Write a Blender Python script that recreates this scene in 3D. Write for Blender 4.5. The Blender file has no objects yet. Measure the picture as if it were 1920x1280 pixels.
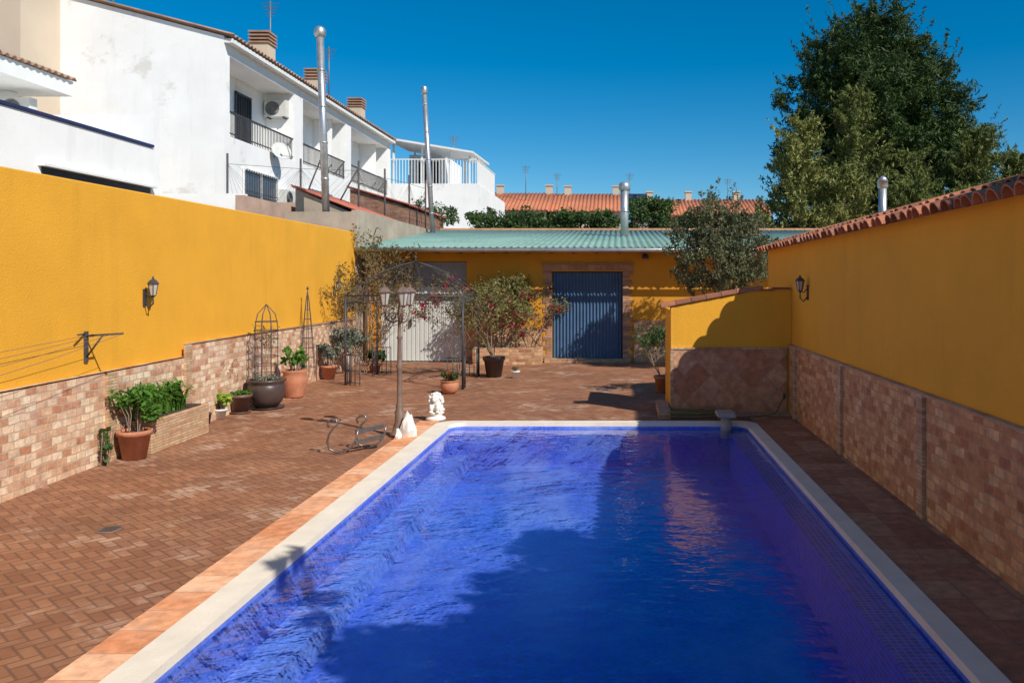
import bpy, math, random
import numpy as np
from mathutils import Vector
R=random.Random(7); NR=np.random.default_rng(7)
scene=bpy.context.scene
COL=scene.collection
# ------------------------------------------------------------ materials
def new_mat(name):
    m=bpy.data.materials.new(name); m.use_nodes=True
    nt=m.node_tree; b=nt.nodes['Principled BSDF']; return m,nt,b
def mth(nt,op,a,b=None,c=None):
    n=nt.nodes.new('ShaderNodeMath'); n.operation=op
    for i,x in enumerate((a,b,c)):
        if x is None: continue
        if isinstance(x,(int,float)): n.inputs[i].default_value=x
        else: nt.links.new(x,n.inputs[i])
    return n.outputs[0]
def mix(nt,fac,a,b,typ='MIX'):
    n=nt.nodes.new('ShaderNodeMix'); n.data_type='RGBA'; n.blend_type=typ
    for i,x in ((0,fac),(6,a),(7,b)):
        if isinstance(x,(int,float)): n.inputs[i].default_value=x
        elif isinstance(x,tuple): n.inputs[i].default_value=(x[0],x[1],x[2],1)
        else: nt.links.new(x,n.inputs[i])
    return n.outputs[2]
def noise(nt,scale,detail=4,vec=None,rough=.6):
    n=nt.nodes.new('ShaderNodeTexNoise'); n.inputs['Scale'].default_value=scale
    n.inputs['Detail'].default_value=detail; n.inputs['Roughness'].default_value=rough
    if vec is not None: nt.links.new(vec,n.inputs['Vector'])
    return n.outputs['Fac']
def ramp(nt,fac,lo,hi):
    n=nt.nodes.new('ShaderNodeMapRange'); n.inputs[1].default_value=lo; n.inputs[2].default_value=hi
    nt.links.new(fac,n.inputs[0]); return n.outputs[0]
def geopos(nt): return nt.nodes.new('ShaderNodeNewGeometry').outputs['Position']
def swiz(nt,vec,u,v):
    s=nt.nodes.new('ShaderNodeSeparateXYZ'); nt.links.new(vec,s.inputs[0])
    c=nt.nodes.new('ShaderNodeCombineXYZ'); nt.links.new(s.outputs[u],c.inputs[0]); nt.links.new(s.outputs[v],c.inputs[1])
    return c.outputs[0]
def bump(nt,b,h,strength,dist=.02):
    n=nt.nodes.new('ShaderNodeBump'); n.inputs['Strength'].default_value=strength; n.inputs['Distance'].default_value=dist
    nt.links.new(h,n.inputs['Height']); nt.links.new(n.outputs[0],b.inputs['Normal'])
def sc(c,k): return tuple(min(1,x*k) for x in c)
def M(name,col,rough=.7,var=.15,scale=3,bs=.3,bscale=40,metal=0,streak=False,island=0,stain=None,stain_amt=.5):
    m,nt,b=new_mat(name); p=geopos(nt)
    f=noise(nt,scale,6,p)
    c=mix(nt,ramp(nt,f,.3,.7),sc(col,1-var),sc(col,1+var))
    if island:
        g=nt.nodes.new('ShaderNodeNewGeometry')
        c=mix(nt,ramp(nt,g.outputs['Random Per Island'],0,1),mix(nt,1.0,c,(1-island,)*3,'MULTIPLY'),mix(nt,1.0,c,(1+island,1+island*.9,1+island*.7),'MULTIPLY'))
    if streak:
        mp=nt.nodes.new('ShaderNodeMapping'); mp.inputs['Scale'].default_value=(2.5,2.5,.25); nt.links.new(p,mp.inputs[0])
        f2=noise(nt,1.2,6,mp.outputs[0])
        c=mix(nt,mth(nt,'MULTIPLY',ramp(nt,f2,.55,.8),.3),c,sc(col,.6))
    if stain:
        f3=noise(nt,.9,7,p,.7)
        c=mix(nt,mth(nt,'MULTIPLY',ramp(nt,f3,.60,.68),stain_amt),c,stain)
    nt.links.new(c,b.inputs['Base Color'])
    b.inputs['Roughness'].default_value=rough; b.inputs['Metallic'].default_value=metal
    if bs: bump(nt,b,noise(nt,bscale,4,p),bs)
    return m
def brickmat(name,axes,w,h,c1,c2,c3,mortar,msize=.008,off=.5,rough=.8,bs=.6,rot=0,stain=(.75,.64,.50),samt=.2,wob=.03):
    m,nt,b=new_mat(name); p=geopos(nt); uv=swiz(nt,p,*axes)
    if rot:
        mp=nt.nodes.new('ShaderNodeMapping'); mp.inputs['Rotation'].default_value=(0,0,rot); nt.links.new(uv,mp.inputs[0]); uv=mp.outputs[0]
    nz=nt.nodes.new('ShaderNodeTexNoise'); nz.inputs['Scale'].default_value=7; nt.links.new(uv,nz.inputs['Vector'])
    va=nt.nodes.new('ShaderNodeVectorMath'); va.operation='MULTIPLY_ADD'; nt.links.new(nz.outputs['Color'],va.inputs[0])
    va.inputs[1].default_value=(wob,wob,0); nt.links.new(uv,va.inputs[2])
    bt=nt.nodes.new('ShaderNodeTexBrick'); bt.offset=off; nt.links.new(va.outputs[0],bt.inputs['Vector'])
    bt.inputs['Scale'].default_value=1; bt.inputs['Brick Width'].default_value=w; bt.inputs['Row Height'].default_value=h
    bt.inputs['Mortar Size'].default_value=msize; bt.inputs['Mortar Smooth'].default_value=.3; bt.inputs['Bias'].default_value=0
    bt.inputs['Color1'].default_value=(0,0,0,1); bt.inputs['Color2'].default_value=(1,1,1,1); bt.inputs['Mortar'].default_value=(.5,.5,.5,1)
    rgb=nt.nodes.new('ShaderNodeRGBToBW'); nt.links.new(bt.outputs['Color'],rgb.inputs[0])
    cr=nt.nodes.new('ShaderNodeValToRGB'); e=cr.color_ramp; e.elements[0].color=(*c1,1); e.elements[1].color=(*c3,1)
    k=e.elements.new(.5); k.color=(*c2,1); nt.links.new(rgb.outputs[0],cr.inputs[0])
    f=noise(nt,11,6,p); c=mix(nt,1.0,cr.outputs[0],mix(nt,ramp(nt,f,.3,.7),(.70,.66,.62),(1.28,1.23,1.15)),'MULTIPLY')
    f2=noise(nt,2.3,8,p,.7); c=mix(nt,mth(nt,'MULTIPLY',ramp(nt,f2,.5,.7),samt),c,stain)
    c=mix(nt,bt.outputs['Fac'],c,mortar)
    nt.links.new(c,b.inputs['Base Color']); b.inputs['Roughness'].default_value=rough
    hgt=mth(nt,'ADD',mth(nt,'SUBTRACT',1.0,bt.outputs['Fac']),mth(nt,'MULTIPLY',noise(nt,30,5,p),.6))
    bump(nt,b,hgt,bs,.015); return m
def herring(name,s=.1):
    m,nt,b=new_mat(name); p=geopos(nt)
    mp=nt.nodes.new('ShaderNodeMapping'); mp.inputs['Rotation'].default_value=(0,0,math.radians(41)); mp.inputs['Scale'].default_value=(1/s,1/s,1)
    nt.links.new(p,mp.inputs[0])
    sp=nt.nodes.new('ShaderNodeSeparateXYZ'); nt.links.new(mp.outputs[0],sp.inputs[0])
    x,y=sp.outputs[0],sp.outputs[1]
    i=mth(nt,'FLOOR',x); j=mth(nt,'FLOOR',y); fx=mth(nt,'SUBTRACT',x,i); fy=mth(nt,'SUBTRACT',y,j)
    mm=mth(nt,'FLOORED_MODULO',mth(nt,'SUBTRACT',i,j),4.0)
    def eq(v): return mth(nt,'COMPARE',mm,float(v),.3)
    e0,e1,e2,e3=eq(0),eq(1),eq(2),eq(3)
    d=mth(nt,'MINIMUM',mth(nt,'MINIMUM',mth(nt,'ADD',fx,e1),mth(nt,'ADD',mth(nt,'SUBTRACT',1.0,fx),e0)),
        mth(nt,'MINIMUM',mth(nt,'ADD',fy,e2),mth(nt,'ADD',mth(nt,'SUBTRACT',1.0,fy),e3)))
    mort=mth(nt,'SUBTRACT',1.0,ramp(nt,d,.05,.13))
    cv=nt.nodes.new('ShaderNodeCombineXYZ'); nt.links.new(mth(nt,'SUBTRACT',i,e1),cv.inputs[0]); nt.links.new(mth(nt,'SUBTRACT',j,e2),cv.inputs[1])
    wn=nt.nodes.new('ShaderNodeTexWhiteNoise'); wn.noise_dimensions='2D'; nt.links.new(cv.outputs[0],wn.inputs[0])
    c=mix(nt,wn.outputs[0],(.26,.105,.050),(.36,.162,.082))
    f=noise(nt,.8,7,p,.65); c=mix(nt,ramp(nt,f,.35,.7),mix(nt,1.0,c,(.80,.78,.76),'MULTIPLY'),mix(nt,1.0,c,(1.22,1.20,1.17),'MULTIPLY'))
    f2=noise(nt,1.0,8,p,.75); pat=mth(nt,'MULTIPLY',ramp(nt,f2,.52,.64),ramp(nt,wn.outputs[0],.1,.7))
    c=mix(nt,mth(nt,'MULTIPLY',pat,.68),c,(.60,.43,.31))
    f3=noise(nt,3.5,8,p,.8); c=mix(nt,mth(nt,'MULTIPLY',ramp(nt,f3,.5,.75),.3),c,(.48,.29,.18))
    c=mix(nt,mth(nt,'MULTIPLY',mort,.6),c,(.10,.05,.03))
    nt.links.new(c,b.inputs['Base Color']); b.inputs['Roughness'].default_value=.75
    h=mth(nt,'ADD',mth(nt,'SUBTRACT',1.0,mort),mth(nt,'MULTIPLY',noise(nt,60,3,p),.3)); bump(nt,b,h,.4,.006); return m
def mosaic(name,base,grout,gmix,tile=.03,pale=0):
    m,nt,b=new_mat(name); p=geopos(nt)
    sp=nt.nodes.new('ShaderNodeSeparateXYZ'); nt.links.new(p,sp.inputs[0])
    ts=1/tile
    fr=[];fl=[]
    for k in range(3):
        v=mth(nt,'MULTIPLY',mth(nt,'ADD',sp.outputs[k],.013),ts); fl.append(mth(nt,'FLOOR',v)); fr.append(mth(nt,'FRACT',v))
    g=nt.nodes.new('ShaderNodeNewGeometry'); sn=nt.nodes.new('ShaderNodeSeparateXYZ'); nt.links.new(g.outputs['Normal'],sn.inputs[0])
    line=None
    for k in range(3):
        e=mth(nt,'LESS_THAN',mth(nt,'ABSOLUTE',mth(nt,'SUBTRACT',fr[k],.5)),.42)
        e=mth(nt,'SUBTRACT',1.0,e)
        e=mth(nt,'MULTIPLY',e,mth(nt,'LESS_THAN',mth(nt,'ABSOLUTE',sn.outputs[k]),.5))
        line=e if line is None else mth(nt,'MAXIMUM',line,e)
    cv=nt.nodes.new('ShaderNodeCombineXYZ')
    for k in range(3): nt.links.new(fl[k],cv.inputs[k])
    wn=nt.nodes.new('ShaderNodeTexWhiteNoise'); nt.links.new(cv.outputs[0],wn.inputs[0])
    c=mix(nt,wn.outputs[0],sc(base,.75),sc(base,1.2))
    c=mix(nt,mth(nt,'MULTIPLY',line,gmix),c,grout)
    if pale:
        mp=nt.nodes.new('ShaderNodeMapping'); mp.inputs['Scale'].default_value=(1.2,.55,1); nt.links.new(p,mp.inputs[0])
        f=noise(nt,1.0,6,mp.outputs[0],.6); c=mix(nt,mth(nt,'MULTIPLY',ramp(nt,f,.44,.66),pale),c,(.36,.46,.82))  # water reflections and caustics painted into the tile colour as pale patches
    nt.links.new(c,b.inputs['Base Color']); b.inputs['Roughness'].default_value=.4; return m
def leafmat(name,c1,c2,trans=.25):
    m,nt,b=new_mat(name); p=geopos(nt)
    g=nt.nodes.new('ShaderNodeNewGeometry')
    f=noise(nt,.9,3,p); k=mth(nt,'ADD',mth(nt,'MULTIPLY',g.outputs['Random Per Island'],.55),mth(nt,'MULTIPLY',ramp(nt,f,.3,.7),.45))
    c=mix(nt,k,c1,c2); nt.links.new(c,b.inputs['Base Color']); b.inputs['Roughness'].default_value=.65; b.inputs['Specular IOR Level'].default_value=.25
    if trans:
        tr=nt.nodes.new('ShaderNodeBsdfTranslucent'); nt.links.new(c,tr.inputs[0])
        ms=nt.nodes.new('ShaderNodeMixShader'); ms.inputs[0].default_value=trans
        nt.links.new(b.outputs[0],ms.inputs[1]); nt.links.new(tr.outputs[0],ms.inputs[2])
        nt.links.new(ms.outputs[0],nt.nodes['Material Output'].inputs[0])
    return m

m_yel=M('yellow_stucco',(.84,.405,.026),.85,.06,1.3,.35,55,streak=True)
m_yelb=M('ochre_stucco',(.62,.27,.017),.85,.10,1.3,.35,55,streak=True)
m_white=M('white_render',(.86,.85,.83),.85,.05,1,.25,30,streak=True,stain=(.55,.50,.44),stain_amt=.5)
m_whitep=M('white_paint',(.8,.8,.78),.6,.04,2,.1)
m_beige=M('beige_concrete',(.42,.34,.26),.9,.2,2,.4,20,streak=True,stain=(.28,.24,.2))
m_pink=M('pink_concrete',(.45,.31,.24),.9,.2,2,.4,20,streak=True)
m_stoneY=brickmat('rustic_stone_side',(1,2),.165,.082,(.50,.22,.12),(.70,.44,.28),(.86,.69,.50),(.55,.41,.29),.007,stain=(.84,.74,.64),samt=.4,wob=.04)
m_stoneR=brickmat('rustic_stone_shaded_side',(1,2),.165,.082,(.46,.18,.075),(.60,.30,.135),(.72,.46,.24),(.46,.29,.16),.007,samt=.12,wob=.04)  # darker, warmer copy of the side stone; wall shade is put into its colour
m_stoneX=brickmat('rustic_stone_front',(0,2),.165,.082,(.34,.15,.075),(.50,.27,.14),(.64,.43,.25),(.46,.32,.2),.007)
m_thinY=brickmat('thin_brick_side',(1,2),.3,.035,(.48,.25,.13),(.58,.36,.20),(.66,.48,.30),(.40,.3,.2),.006,wob=.01)
m_thinX=brickmat('thin_brick_front',(0,2),.3,.035,(.42,.22,.12),(.52,.32,.18),(.6,.42,.27),(.36,.27,.18),.006,wob=.01)
m_diag=brickmat('diagonal_tile',(0,2),.3,.3,(.44,.17,.08),(.52,.25,.13),(.60,.34,.19),(.42,.27,.17),.006,off=0,rot=math.radians(45))
m_patio=herring('herringbone_brick',.085)
m_ground=M('dry_earth',(.25,.19,.13),.95,.25,.5,.4,8)
m_terra=M('terracotta_tile',(.36,.14,.08),.85,.25,3,.3,30,island=.45,stain=(.36,.28,.2),stain_amt=.4)
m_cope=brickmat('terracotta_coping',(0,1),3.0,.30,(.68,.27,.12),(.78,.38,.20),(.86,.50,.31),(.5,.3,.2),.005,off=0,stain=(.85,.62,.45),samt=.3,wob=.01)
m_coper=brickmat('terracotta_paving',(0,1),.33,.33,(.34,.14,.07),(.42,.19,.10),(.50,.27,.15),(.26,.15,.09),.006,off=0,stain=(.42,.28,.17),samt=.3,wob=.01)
m_copew=M('white_stone_coping',(.82,.73,.59),.7,.08,4,.2,60,stain=(.6,.50,.38),stain_amt=.3)
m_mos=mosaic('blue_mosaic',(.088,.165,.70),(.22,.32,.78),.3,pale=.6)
m_mosL=mosaic('pale_blue_mosaic',(.17,.28,.78),(.32,.44,.82),.3)
m_mosR=mosaic('light_blue_mosaic',(.11,.22,.72),(.55,.62,.80),.75,.045)
m_pot=M('terracotta_pot',(.48,.19,.10),.75,.18,8,.2,40)
m_potd=M('dark_glazed_pot',(.07,.045,.04),.35,.2,6,.1,30)
m_potb=M('brown_pot',(.15,.08,.06),.5,.2,6,.15,30)
m_soil=M('soil',(.06,.04,.03),.95,.3,20,.6,30)
m_iron=M('black_iron',(.045,.045,.05),.5,.3,8,.1,60)
m_rust=M('weathered_iron',(.07,.06,.06),.65,.4,6,.1,60)
m_bronze=M('bronze_paint',(.19,.125,.095),.5,.25,10,.2,50)
m_steel=M('galvanised_steel',(.5,.5,.5),.4,.2,5,.1,30,metal=.7)
m_chrome=M('tarnished_steel',(.20,.18,.17),.35,.3,9,0,30,metal=.7)
m_gdoor=M('grey_painted_steel',(.60,.61,.58),.5,.06,2,.05,20)
m_trans=M('grey_steel_panel',(.26,.25,.25),.5,.15,3,.05,20)
m_blue=M('blue_slat_paint',(.055,.115,.215),.5,.12,3,.08,20)
m_green=M('green_corrugated_sheet',(.19,.32,.27),.6,.2,.8,.1,20,stain=(.34,.43,.38),stain_amt=.5)
m_orange=M('orange_roof_tile',(.48,.165,.08),.8,.18,.6,.3,12)
m_ridge=M('faded_ridge_tile',(.42,.22,.12),.85,.2,2,.3,12)
m_oldtile=M('aged_roof_tile',(.36,.22,.15),.85,.3,2,.3,12)
m_redtile=M('red_roof_tile',(.48,.14,.09),.8,.2,2,.3,12)
m_brick=brickmat('red_brick',(0,2),.25,.07,(.22,.09,.05),(.28,.13,.08),(.35,.17,.1),(.24,.17,.13),.008,wob=.01)
m_dark=M('dark_interior',(.02,.02,.025),.5,.1,3,0)
m_navy=M('navy_rail_paint',(.025,.028,.10),.45,.1,3,0)
m_ac=M('white_plastic',(.62,.61,.57),.5,.05,5,.05)
m_farwall=M('cream_render',(.60,.49,.37),.85,.08,.5,.1)
m_bark=M('bark',(.16,.12,.09),.95,.3,8,.6,20)
m_twig=M('dry_twig',(.24,.17,.12),.9,.25,8,.2,30)
m_statue=M('white_plaster',(.78,.76,.71),.7,.08,12,.4,50)
m_hose=M('garden_hose',(.20,.16,.05),.5,.1,5,0)
m_grey=M('grey_concrete',(.40,.37,.31),.85,.2,6,.4,30)
m_dish=M('satellite_dish_paint',(.55,.55,.52),.5,.05,5,0)
m_wire=M('wire',(.20,.19,.18),.5,.1,5,0,metal=.4)
def glassmat():
    m,nt,b=new_mat('frosted_glass'); b.inputs['Roughness'].default_value=.25
    nt.links.new(mix(nt,noise(nt,20,2,geopos(nt)),(.4,.38,.33),(.6,.57,.5)),b.inputs['Base Color']); return m
m_glass=glassmat()
m_leafd=leafmat('pine_needles',(.018,.045,.012),(.078,.122,.028),.12)
m_leafc=leafmat('cypress_foliage',(.06,.09,.022),(.26,.28,.075),.2)
m_leafcl=leafmat('pale_cypress_foliage',(.11,.13,.03),(.38,.37,.11),.2)
m_leafo=leafmat('olive_leaves',(.07,.085,.035),(.22,.22,.11),.25)
m_leafg=leafmat('bright_leaves',(.04,.12,.015),(.14,.30,.04),.3)
m_leafm=leafmat('mid_leaves',(.025,.06,.015),(.09,.15,.04),.2)
m_leafh=leafmat('shade_tree_leaves',(.025,.06,.015),(.09,.15,.04),0)
m_leafl=leafmat('lime_leaves',(.2,.35,.03),(.4,.5,.06),.3)
m_leafs=leafmat('silver_leaves',(.13,.16,.12),(.26,.29,.22),.2)
m_leafy=leafmat('dry_vine_leaves',(.10,.08,.035),(.26,.20,.08),.3)
m_leafv=leafmat('yellow_green_vine_leaves',(.09,.10,.03),(.32,.28,.10),.3)
m_flow=leafmat('magenta_bracts',(.30,.01,.05),(.5,.03,.12),.35)
m_flowr=leafmat('red_petals',(.4,.03,.01),(.6,.1,.02),.3)

# ------------------------------------------------------------ builder
class MB:
    def __init__(s): s.v=[]; s.f=[]; s.sm=[]
    def add(s,vs,fs,smooth=False):
        o=len(s.v); s.v.extend([tuple(map(float,p)) for p in vs]); s.f.extend([tuple(o+i for i in f) for f in fs]); s.sm.extend([smooth]*len(fs)); return s
    def box(s,x0,x1,y0,y1,z0,z1):
        return s.add([(x0,y0,z0),(x1,y0,z0),(x1,y1,z0),(x0,y1,z0),(x0,y0,z1),(x1,y0,z1),(x1,y1,z1),(x0,y1,z1)],
          [(0,3,2,1),(4,5,6,7),(0,1,5,4),(1,2,6,5),(2,3,7,6),(3,0,4,7)])
    def hexa(s,b,t):
        return s.add(list(b)+list(t),[(0,3,2,1),(4,5,6,7),(0,1,5,4),(1,2,6,5),(2,3,7,6),(3,0,4,7)])
    def tube(s,pts,r,n=6,cap=True):
        pts=[Vector(p) for p in pts]; k=len(pts); rs=r if isinstance(r,(list,tuple)) else [r]*k
        vs=[];prev=None
        for i,p in enumerate(pts):
            t=(pts[min(i+1,k-1)]-pts[max(i-1,0)]); 
            if t.length<1e-9: t=Vector((0,0,1))
            t.normalize()
            if prev is None:
                a=Vector((0,0,1)) if abs(t.z)<.9 else Vector((1,0,0)); u=t.cross(a).normalized()
            else:
                u=prev-t*prev.dot(t)
                u=u.normalized() if u.length>1e-6 else t.orthogonal().normalized()
            prev=u; w=t.cross(u)
            for q in range(n):
                an=2*math.pi*q/n; vs.append(p+(u*math.cos(an)+w*math.sin(an))*rs[i])
        fs=[(i*n+q,i*n+(q+1)%n,(i+1)*n+(q+1)%n,(i+1)*n+q) for i in range(k-1) for q in range(n)]
        s.add(vs,fs,n>4)
        if cap: s.f.append(tuple(len(s.v)-len(vs)+q for q in reversed(range(n)))); s.sm.append(False); s.f.append(tuple(len(s.v)-n+q for q in range(n))); s.sm.append(False)
        return s
    def lathe(s,prof,c,n=24,sq=1):
        vs=[];k=len(prof)
        for r,z in prof:
            for q in range(n): a=2*math.pi*q/n; vs.append((c[0]+r*math.cos(a),c[1]+r*math.sin(a)*sq,c[2]+z))
        s.add(vs,[(i*n+q,i*n+(q+1)%n,(i+1)*n+(q+1)%n,(i+1)*n+q) for i in range(k-1) for q in range(n)],n>8)
        o=len(s.v)-len(vs)
        s.f.append(tuple(o+q for q in reversed(range(n)))); s.sm.append(False); s.f.append(tuple(len(s.v)-n+q for q in range(n))); s.sm.append(False)
        return s
    def poly(s,prof,y0,y1,axis='y'):
        k=len(prof)
        if axis=='y': vs=[(a,y0,b) for a,b in prof]+[(a,y1,b) for a,b in prof]
        elif axis=='x': vs=[(y0,a,b) for a,b in prof]+[(y1,a,b) for a,b in prof]
        else: vs=[(a,b,y0) for a,b in prof]+[(a,b,y1) for a,b in prof]
        return s.add(vs,[tuple(range(k)),tuple(reversed(range(k,2*k)))]+[(i,k+i,k+(i+1)%k,(i+1)%k) for i in range(k)])
    def leaves(s,C,size,w=.45,up=0.0):
        C=np.asarray(C,float); n=len(C)
        if n==0: return s
        a=NR.normal(size=(n,3)); a[:,2]+=up; a/=np.linalg.norm(a,axis=1)[:,None]
        b=np.cross(a,NR.normal(size=(n,3))); b/=np.linalg.norm(b,axis=1)[:,None]
        sz=size*(.6+.8*NR.random((n,1)))
        V=np.stack([C+a*sz,C+b*sz*w,C-a*sz,C-b*sz*w],1).reshape(-1,3)
        o=len(s.v); s.v.extend(map(tuple,V.tolist())); s.f.extend([(o+4*i,o+4*i+1,o+4*i+2,o+4*i+3) for i in range(n)]); s.sm.extend([False]*n); return s
    def barrel(s,p0,p1,r0,r1,side,n=7,flip=False):
        p0=Vector(p0);p1=Vector(p1);t=(p1-p0).normalized();u=Vector(side).normalized();w=u.cross(t)
        if w.z<0: w=-w
        if flip: w=-w
        vs=[]
        for p,r in((p0,r0),(p1,r1)):
            for q in range(n+1): a=math.pi*q/n; vs.append(p+u*math.cos(a)*r+w*math.sin(a)*r)
        for p,r in((p0,r0-.014),(p1,r1-.014)):
            for q in range(n+1): a=math.pi*q/n; vs.append(p+u*math.cos(a)*r+w*math.sin(a)*r)
        m=n+1
        fs=[(q,q+1,m+q+1,m+q) for q in range(n)]+[(2*m+q,3*m+q,3*m+q+1,2*m+q+1) for q in range(n)]+[(q,2*m+q,2*m+q+1,q+1) for q in range(n)]+[(m+q,m+q+1,3*m+q+1,3*m+q) for q in range(n)]
        return s.add(vs,fs,False)
    def corr(s,o,u,v,pitch,amp,th=.0):
        o=Vector(o);u=Vector(u);v=Vector(v);nn=u.cross(v).normalized()
        if nn.z<0: nn=-nn
        L=u.length; k=max(2,int(L/pitch*6)); vs=[]
        for i in range(k+1):
            t=i/k; h=amp*math.sin(2*math.pi*t*L/pitch)
            vs+= [o+u*t+nn*h, o+u*t+v+nn*h]
        return s.add(vs,[(2*i,2*i+2,2*i+3,2*i+1) for i in range(k)],True)
    def obj(s,name,mat,loc=(0,0,0),parent=None,bevel=0,solid=0,**props):
        me=bpy.data.meshes.new(name); L=loc
        me.from_pydata([(x-L[0],y-L[1],z-L[2]) for x,y,z in s.v],[],s.f); me.update()
        me.polygons.foreach_set('use_smooth',s.sm)
        me.materials.append(mat)
        o=bpy.data.objects.new(name,me); COL.objects.link(o)
        if parent is not None: o.parent=parent
        else: o.location=L
        if solid: md=o.modifiers.new('thick','SOLIDIFY'); md.thickness=solid; md.offset=0
        if bevel: md=o.modifiers.new('edge','BEVEL'); md.width=bevel; md.segments=2; md.limit_method='ANGLE'
        for k,v in props.items(): o[k]=v
        return o
class Thing:
    def __init__(s,name,loc,label,cat,group=None):
        s.loc=loc; e=bpy.data.objects.new(name,None); COL.objects.link(e); e.location=loc; e.empty_display_size=.2
        e['label']=label; e['category']=cat
        if group: e['group']=group
        s.e=e
    def part(s,name,mb,mat,parent=None,**k):
        return mb.obj(name,mat,s.loc,parent or s.e,**k)
def clump_pts(c,r,n):
    d=NR.normal(size=(n,3)); d/=np.linalg.norm(d,axis=1)[:,None]
    rr=NR.random((n,1))**(1/2.2)
    return np.array(c)+d*rr*np.array(r)
def grow(mb,p,d,L,r,depth,tips,spread=.6,up=.15,sides=5):
    p=Vector(p);d=Vector(d).normalized(); pts=[p.copy()];rs=[r]
    for i in range(3):
        d=(d+Vector((R.gauss(0,.13),R.gauss(0,.13),R.gauss(0,.1)+up*.3))).normalized(); p=p+d*L/3; pts.append(p.copy()); rs.append(r*(1-.13*(i+1)))
    mb.tube(pts,rs,sides if depth>1 else 4,cap=False)
    if depth==0: tips.append(tuple(p)); tips.append(tuple(pts[2])); return
    for k in range(R.choice([2,3,3])):
        nd=(d+Vector((R.gauss(0,spread),R.gauss(0,spread),R.gauss(up,spread*.6)))).normalized()
        grow(mb,pts[-1] if k else pts[-2],nd,L*R.uniform(.6,.85),r*.6,depth-1,tips,spread,up,sides)

# ------------------------------------------------------------ ground, patio, pool
PX0,PX1,PY0,PY1=-2.48,1.88,1.0,11.88
def rrect(x0,x1,y0,y1,r,n=8):
    pts=[]
    for cx,cy,a0 in((x1-r,y0+r,-90),(x1-r,y1-r,0),(x0+r,y1-r,90),(x0+r,y0+r,180)):
        for i in range(n+1):
            a=math.radians(a0+90*i/n); pts.append((cx+r*math.cos(a),cy+r*math.sin(a)))
    return pts
def ring(mb,A,B,z,zb=None):
    k=len(A); vs=[(x,y,z) for x,y in A]+[(x,y,z) for x,y in B]
    fs=[(i,k+i,k+(i+1)%k,(i+1)%k) for i in range(k)]
    if zb is not None:
        vs+=[(x,y,zb) for x,y in A]+[(x,y,zb) for x,y in B]
        fs+=[(i,(i+1)%k,2*k+(i+1)%k,2*k+i) for i in range(k)]+[(k+i,3*k+i,3*k+(i+1)%k,k+(i+1)%k) for i in range(k)]
    mb.add(vs,fs)
inner=rrect(PX0,PX1,PY0,PY1,.22); mid=rrect(PX0-.22,PX1+.16,PY0-.25,PY1+.15,.28)
def sheet(name,mat,x0,x1,y0,y1,z):
    a,b,c,d=PX0-.08,PX1+.08,PY0-.08,PY1+.08
    mb=MB(); vs=[(x,y,z) for y in(y0,c,d,y1) for x in(x0,a,b,x1)]
    fs=[(r*4+q,r*4+q+1,r*4+q+5,r*4+q+4) for r in range(3) for q in range(3) if not(r==1 and q==1)]
    mb.add(vs,fs); return mb.obj(name,mat,kind='structure')
sheet('ground',m_ground,-400,400,-60,900,-.006)
sheet('patio_paving',m_patio,-6.9,8,-3,21.2,0)
pool=Thing('swimming_pool',((PX0+PX1)/2,(PY0+PY1)/2,0),'rectangular swimming pool with blue mosaic and white stone coping','swimming pool')
mb=MB(); ring(mb,inner,mid,.028,-.03); pool.part('white_coping',mb,m_copew)
mb=MB(); mb.box(-3.0,PX0-.224,-1,12.06,.0,.018); pool.part('terracotta_border',mb,m_cope)
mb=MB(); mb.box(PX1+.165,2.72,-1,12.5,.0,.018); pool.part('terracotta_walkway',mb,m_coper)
DEP=-.62
mb=MB(); k=len(inner)
vs=[(x,y,-.0301) for x,y in inner]+[(x,y,DEP) for x,y in inner]
mb.add(vs,[(i,k+i,k+(i+1)%k,(i+1)%k) for i in range(k)]); mb.add([(x,y,DEP) for x,y in inner],[tuple(range(k))])
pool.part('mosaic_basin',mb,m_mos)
mb=MB(); mb.box(PX0+.004,PX0+.30,PY0+.3,PY1-.26,DEP+.004,-.40); pool.part('step_ledge',mb,m_mosL)
mb=MB(); mb.box(PX1-.27,PX1-.004,PY0+.3,PY1-.26,DEP+.004,-.085); pool.part('overflow_ledge',mb,m_mosR)
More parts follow.
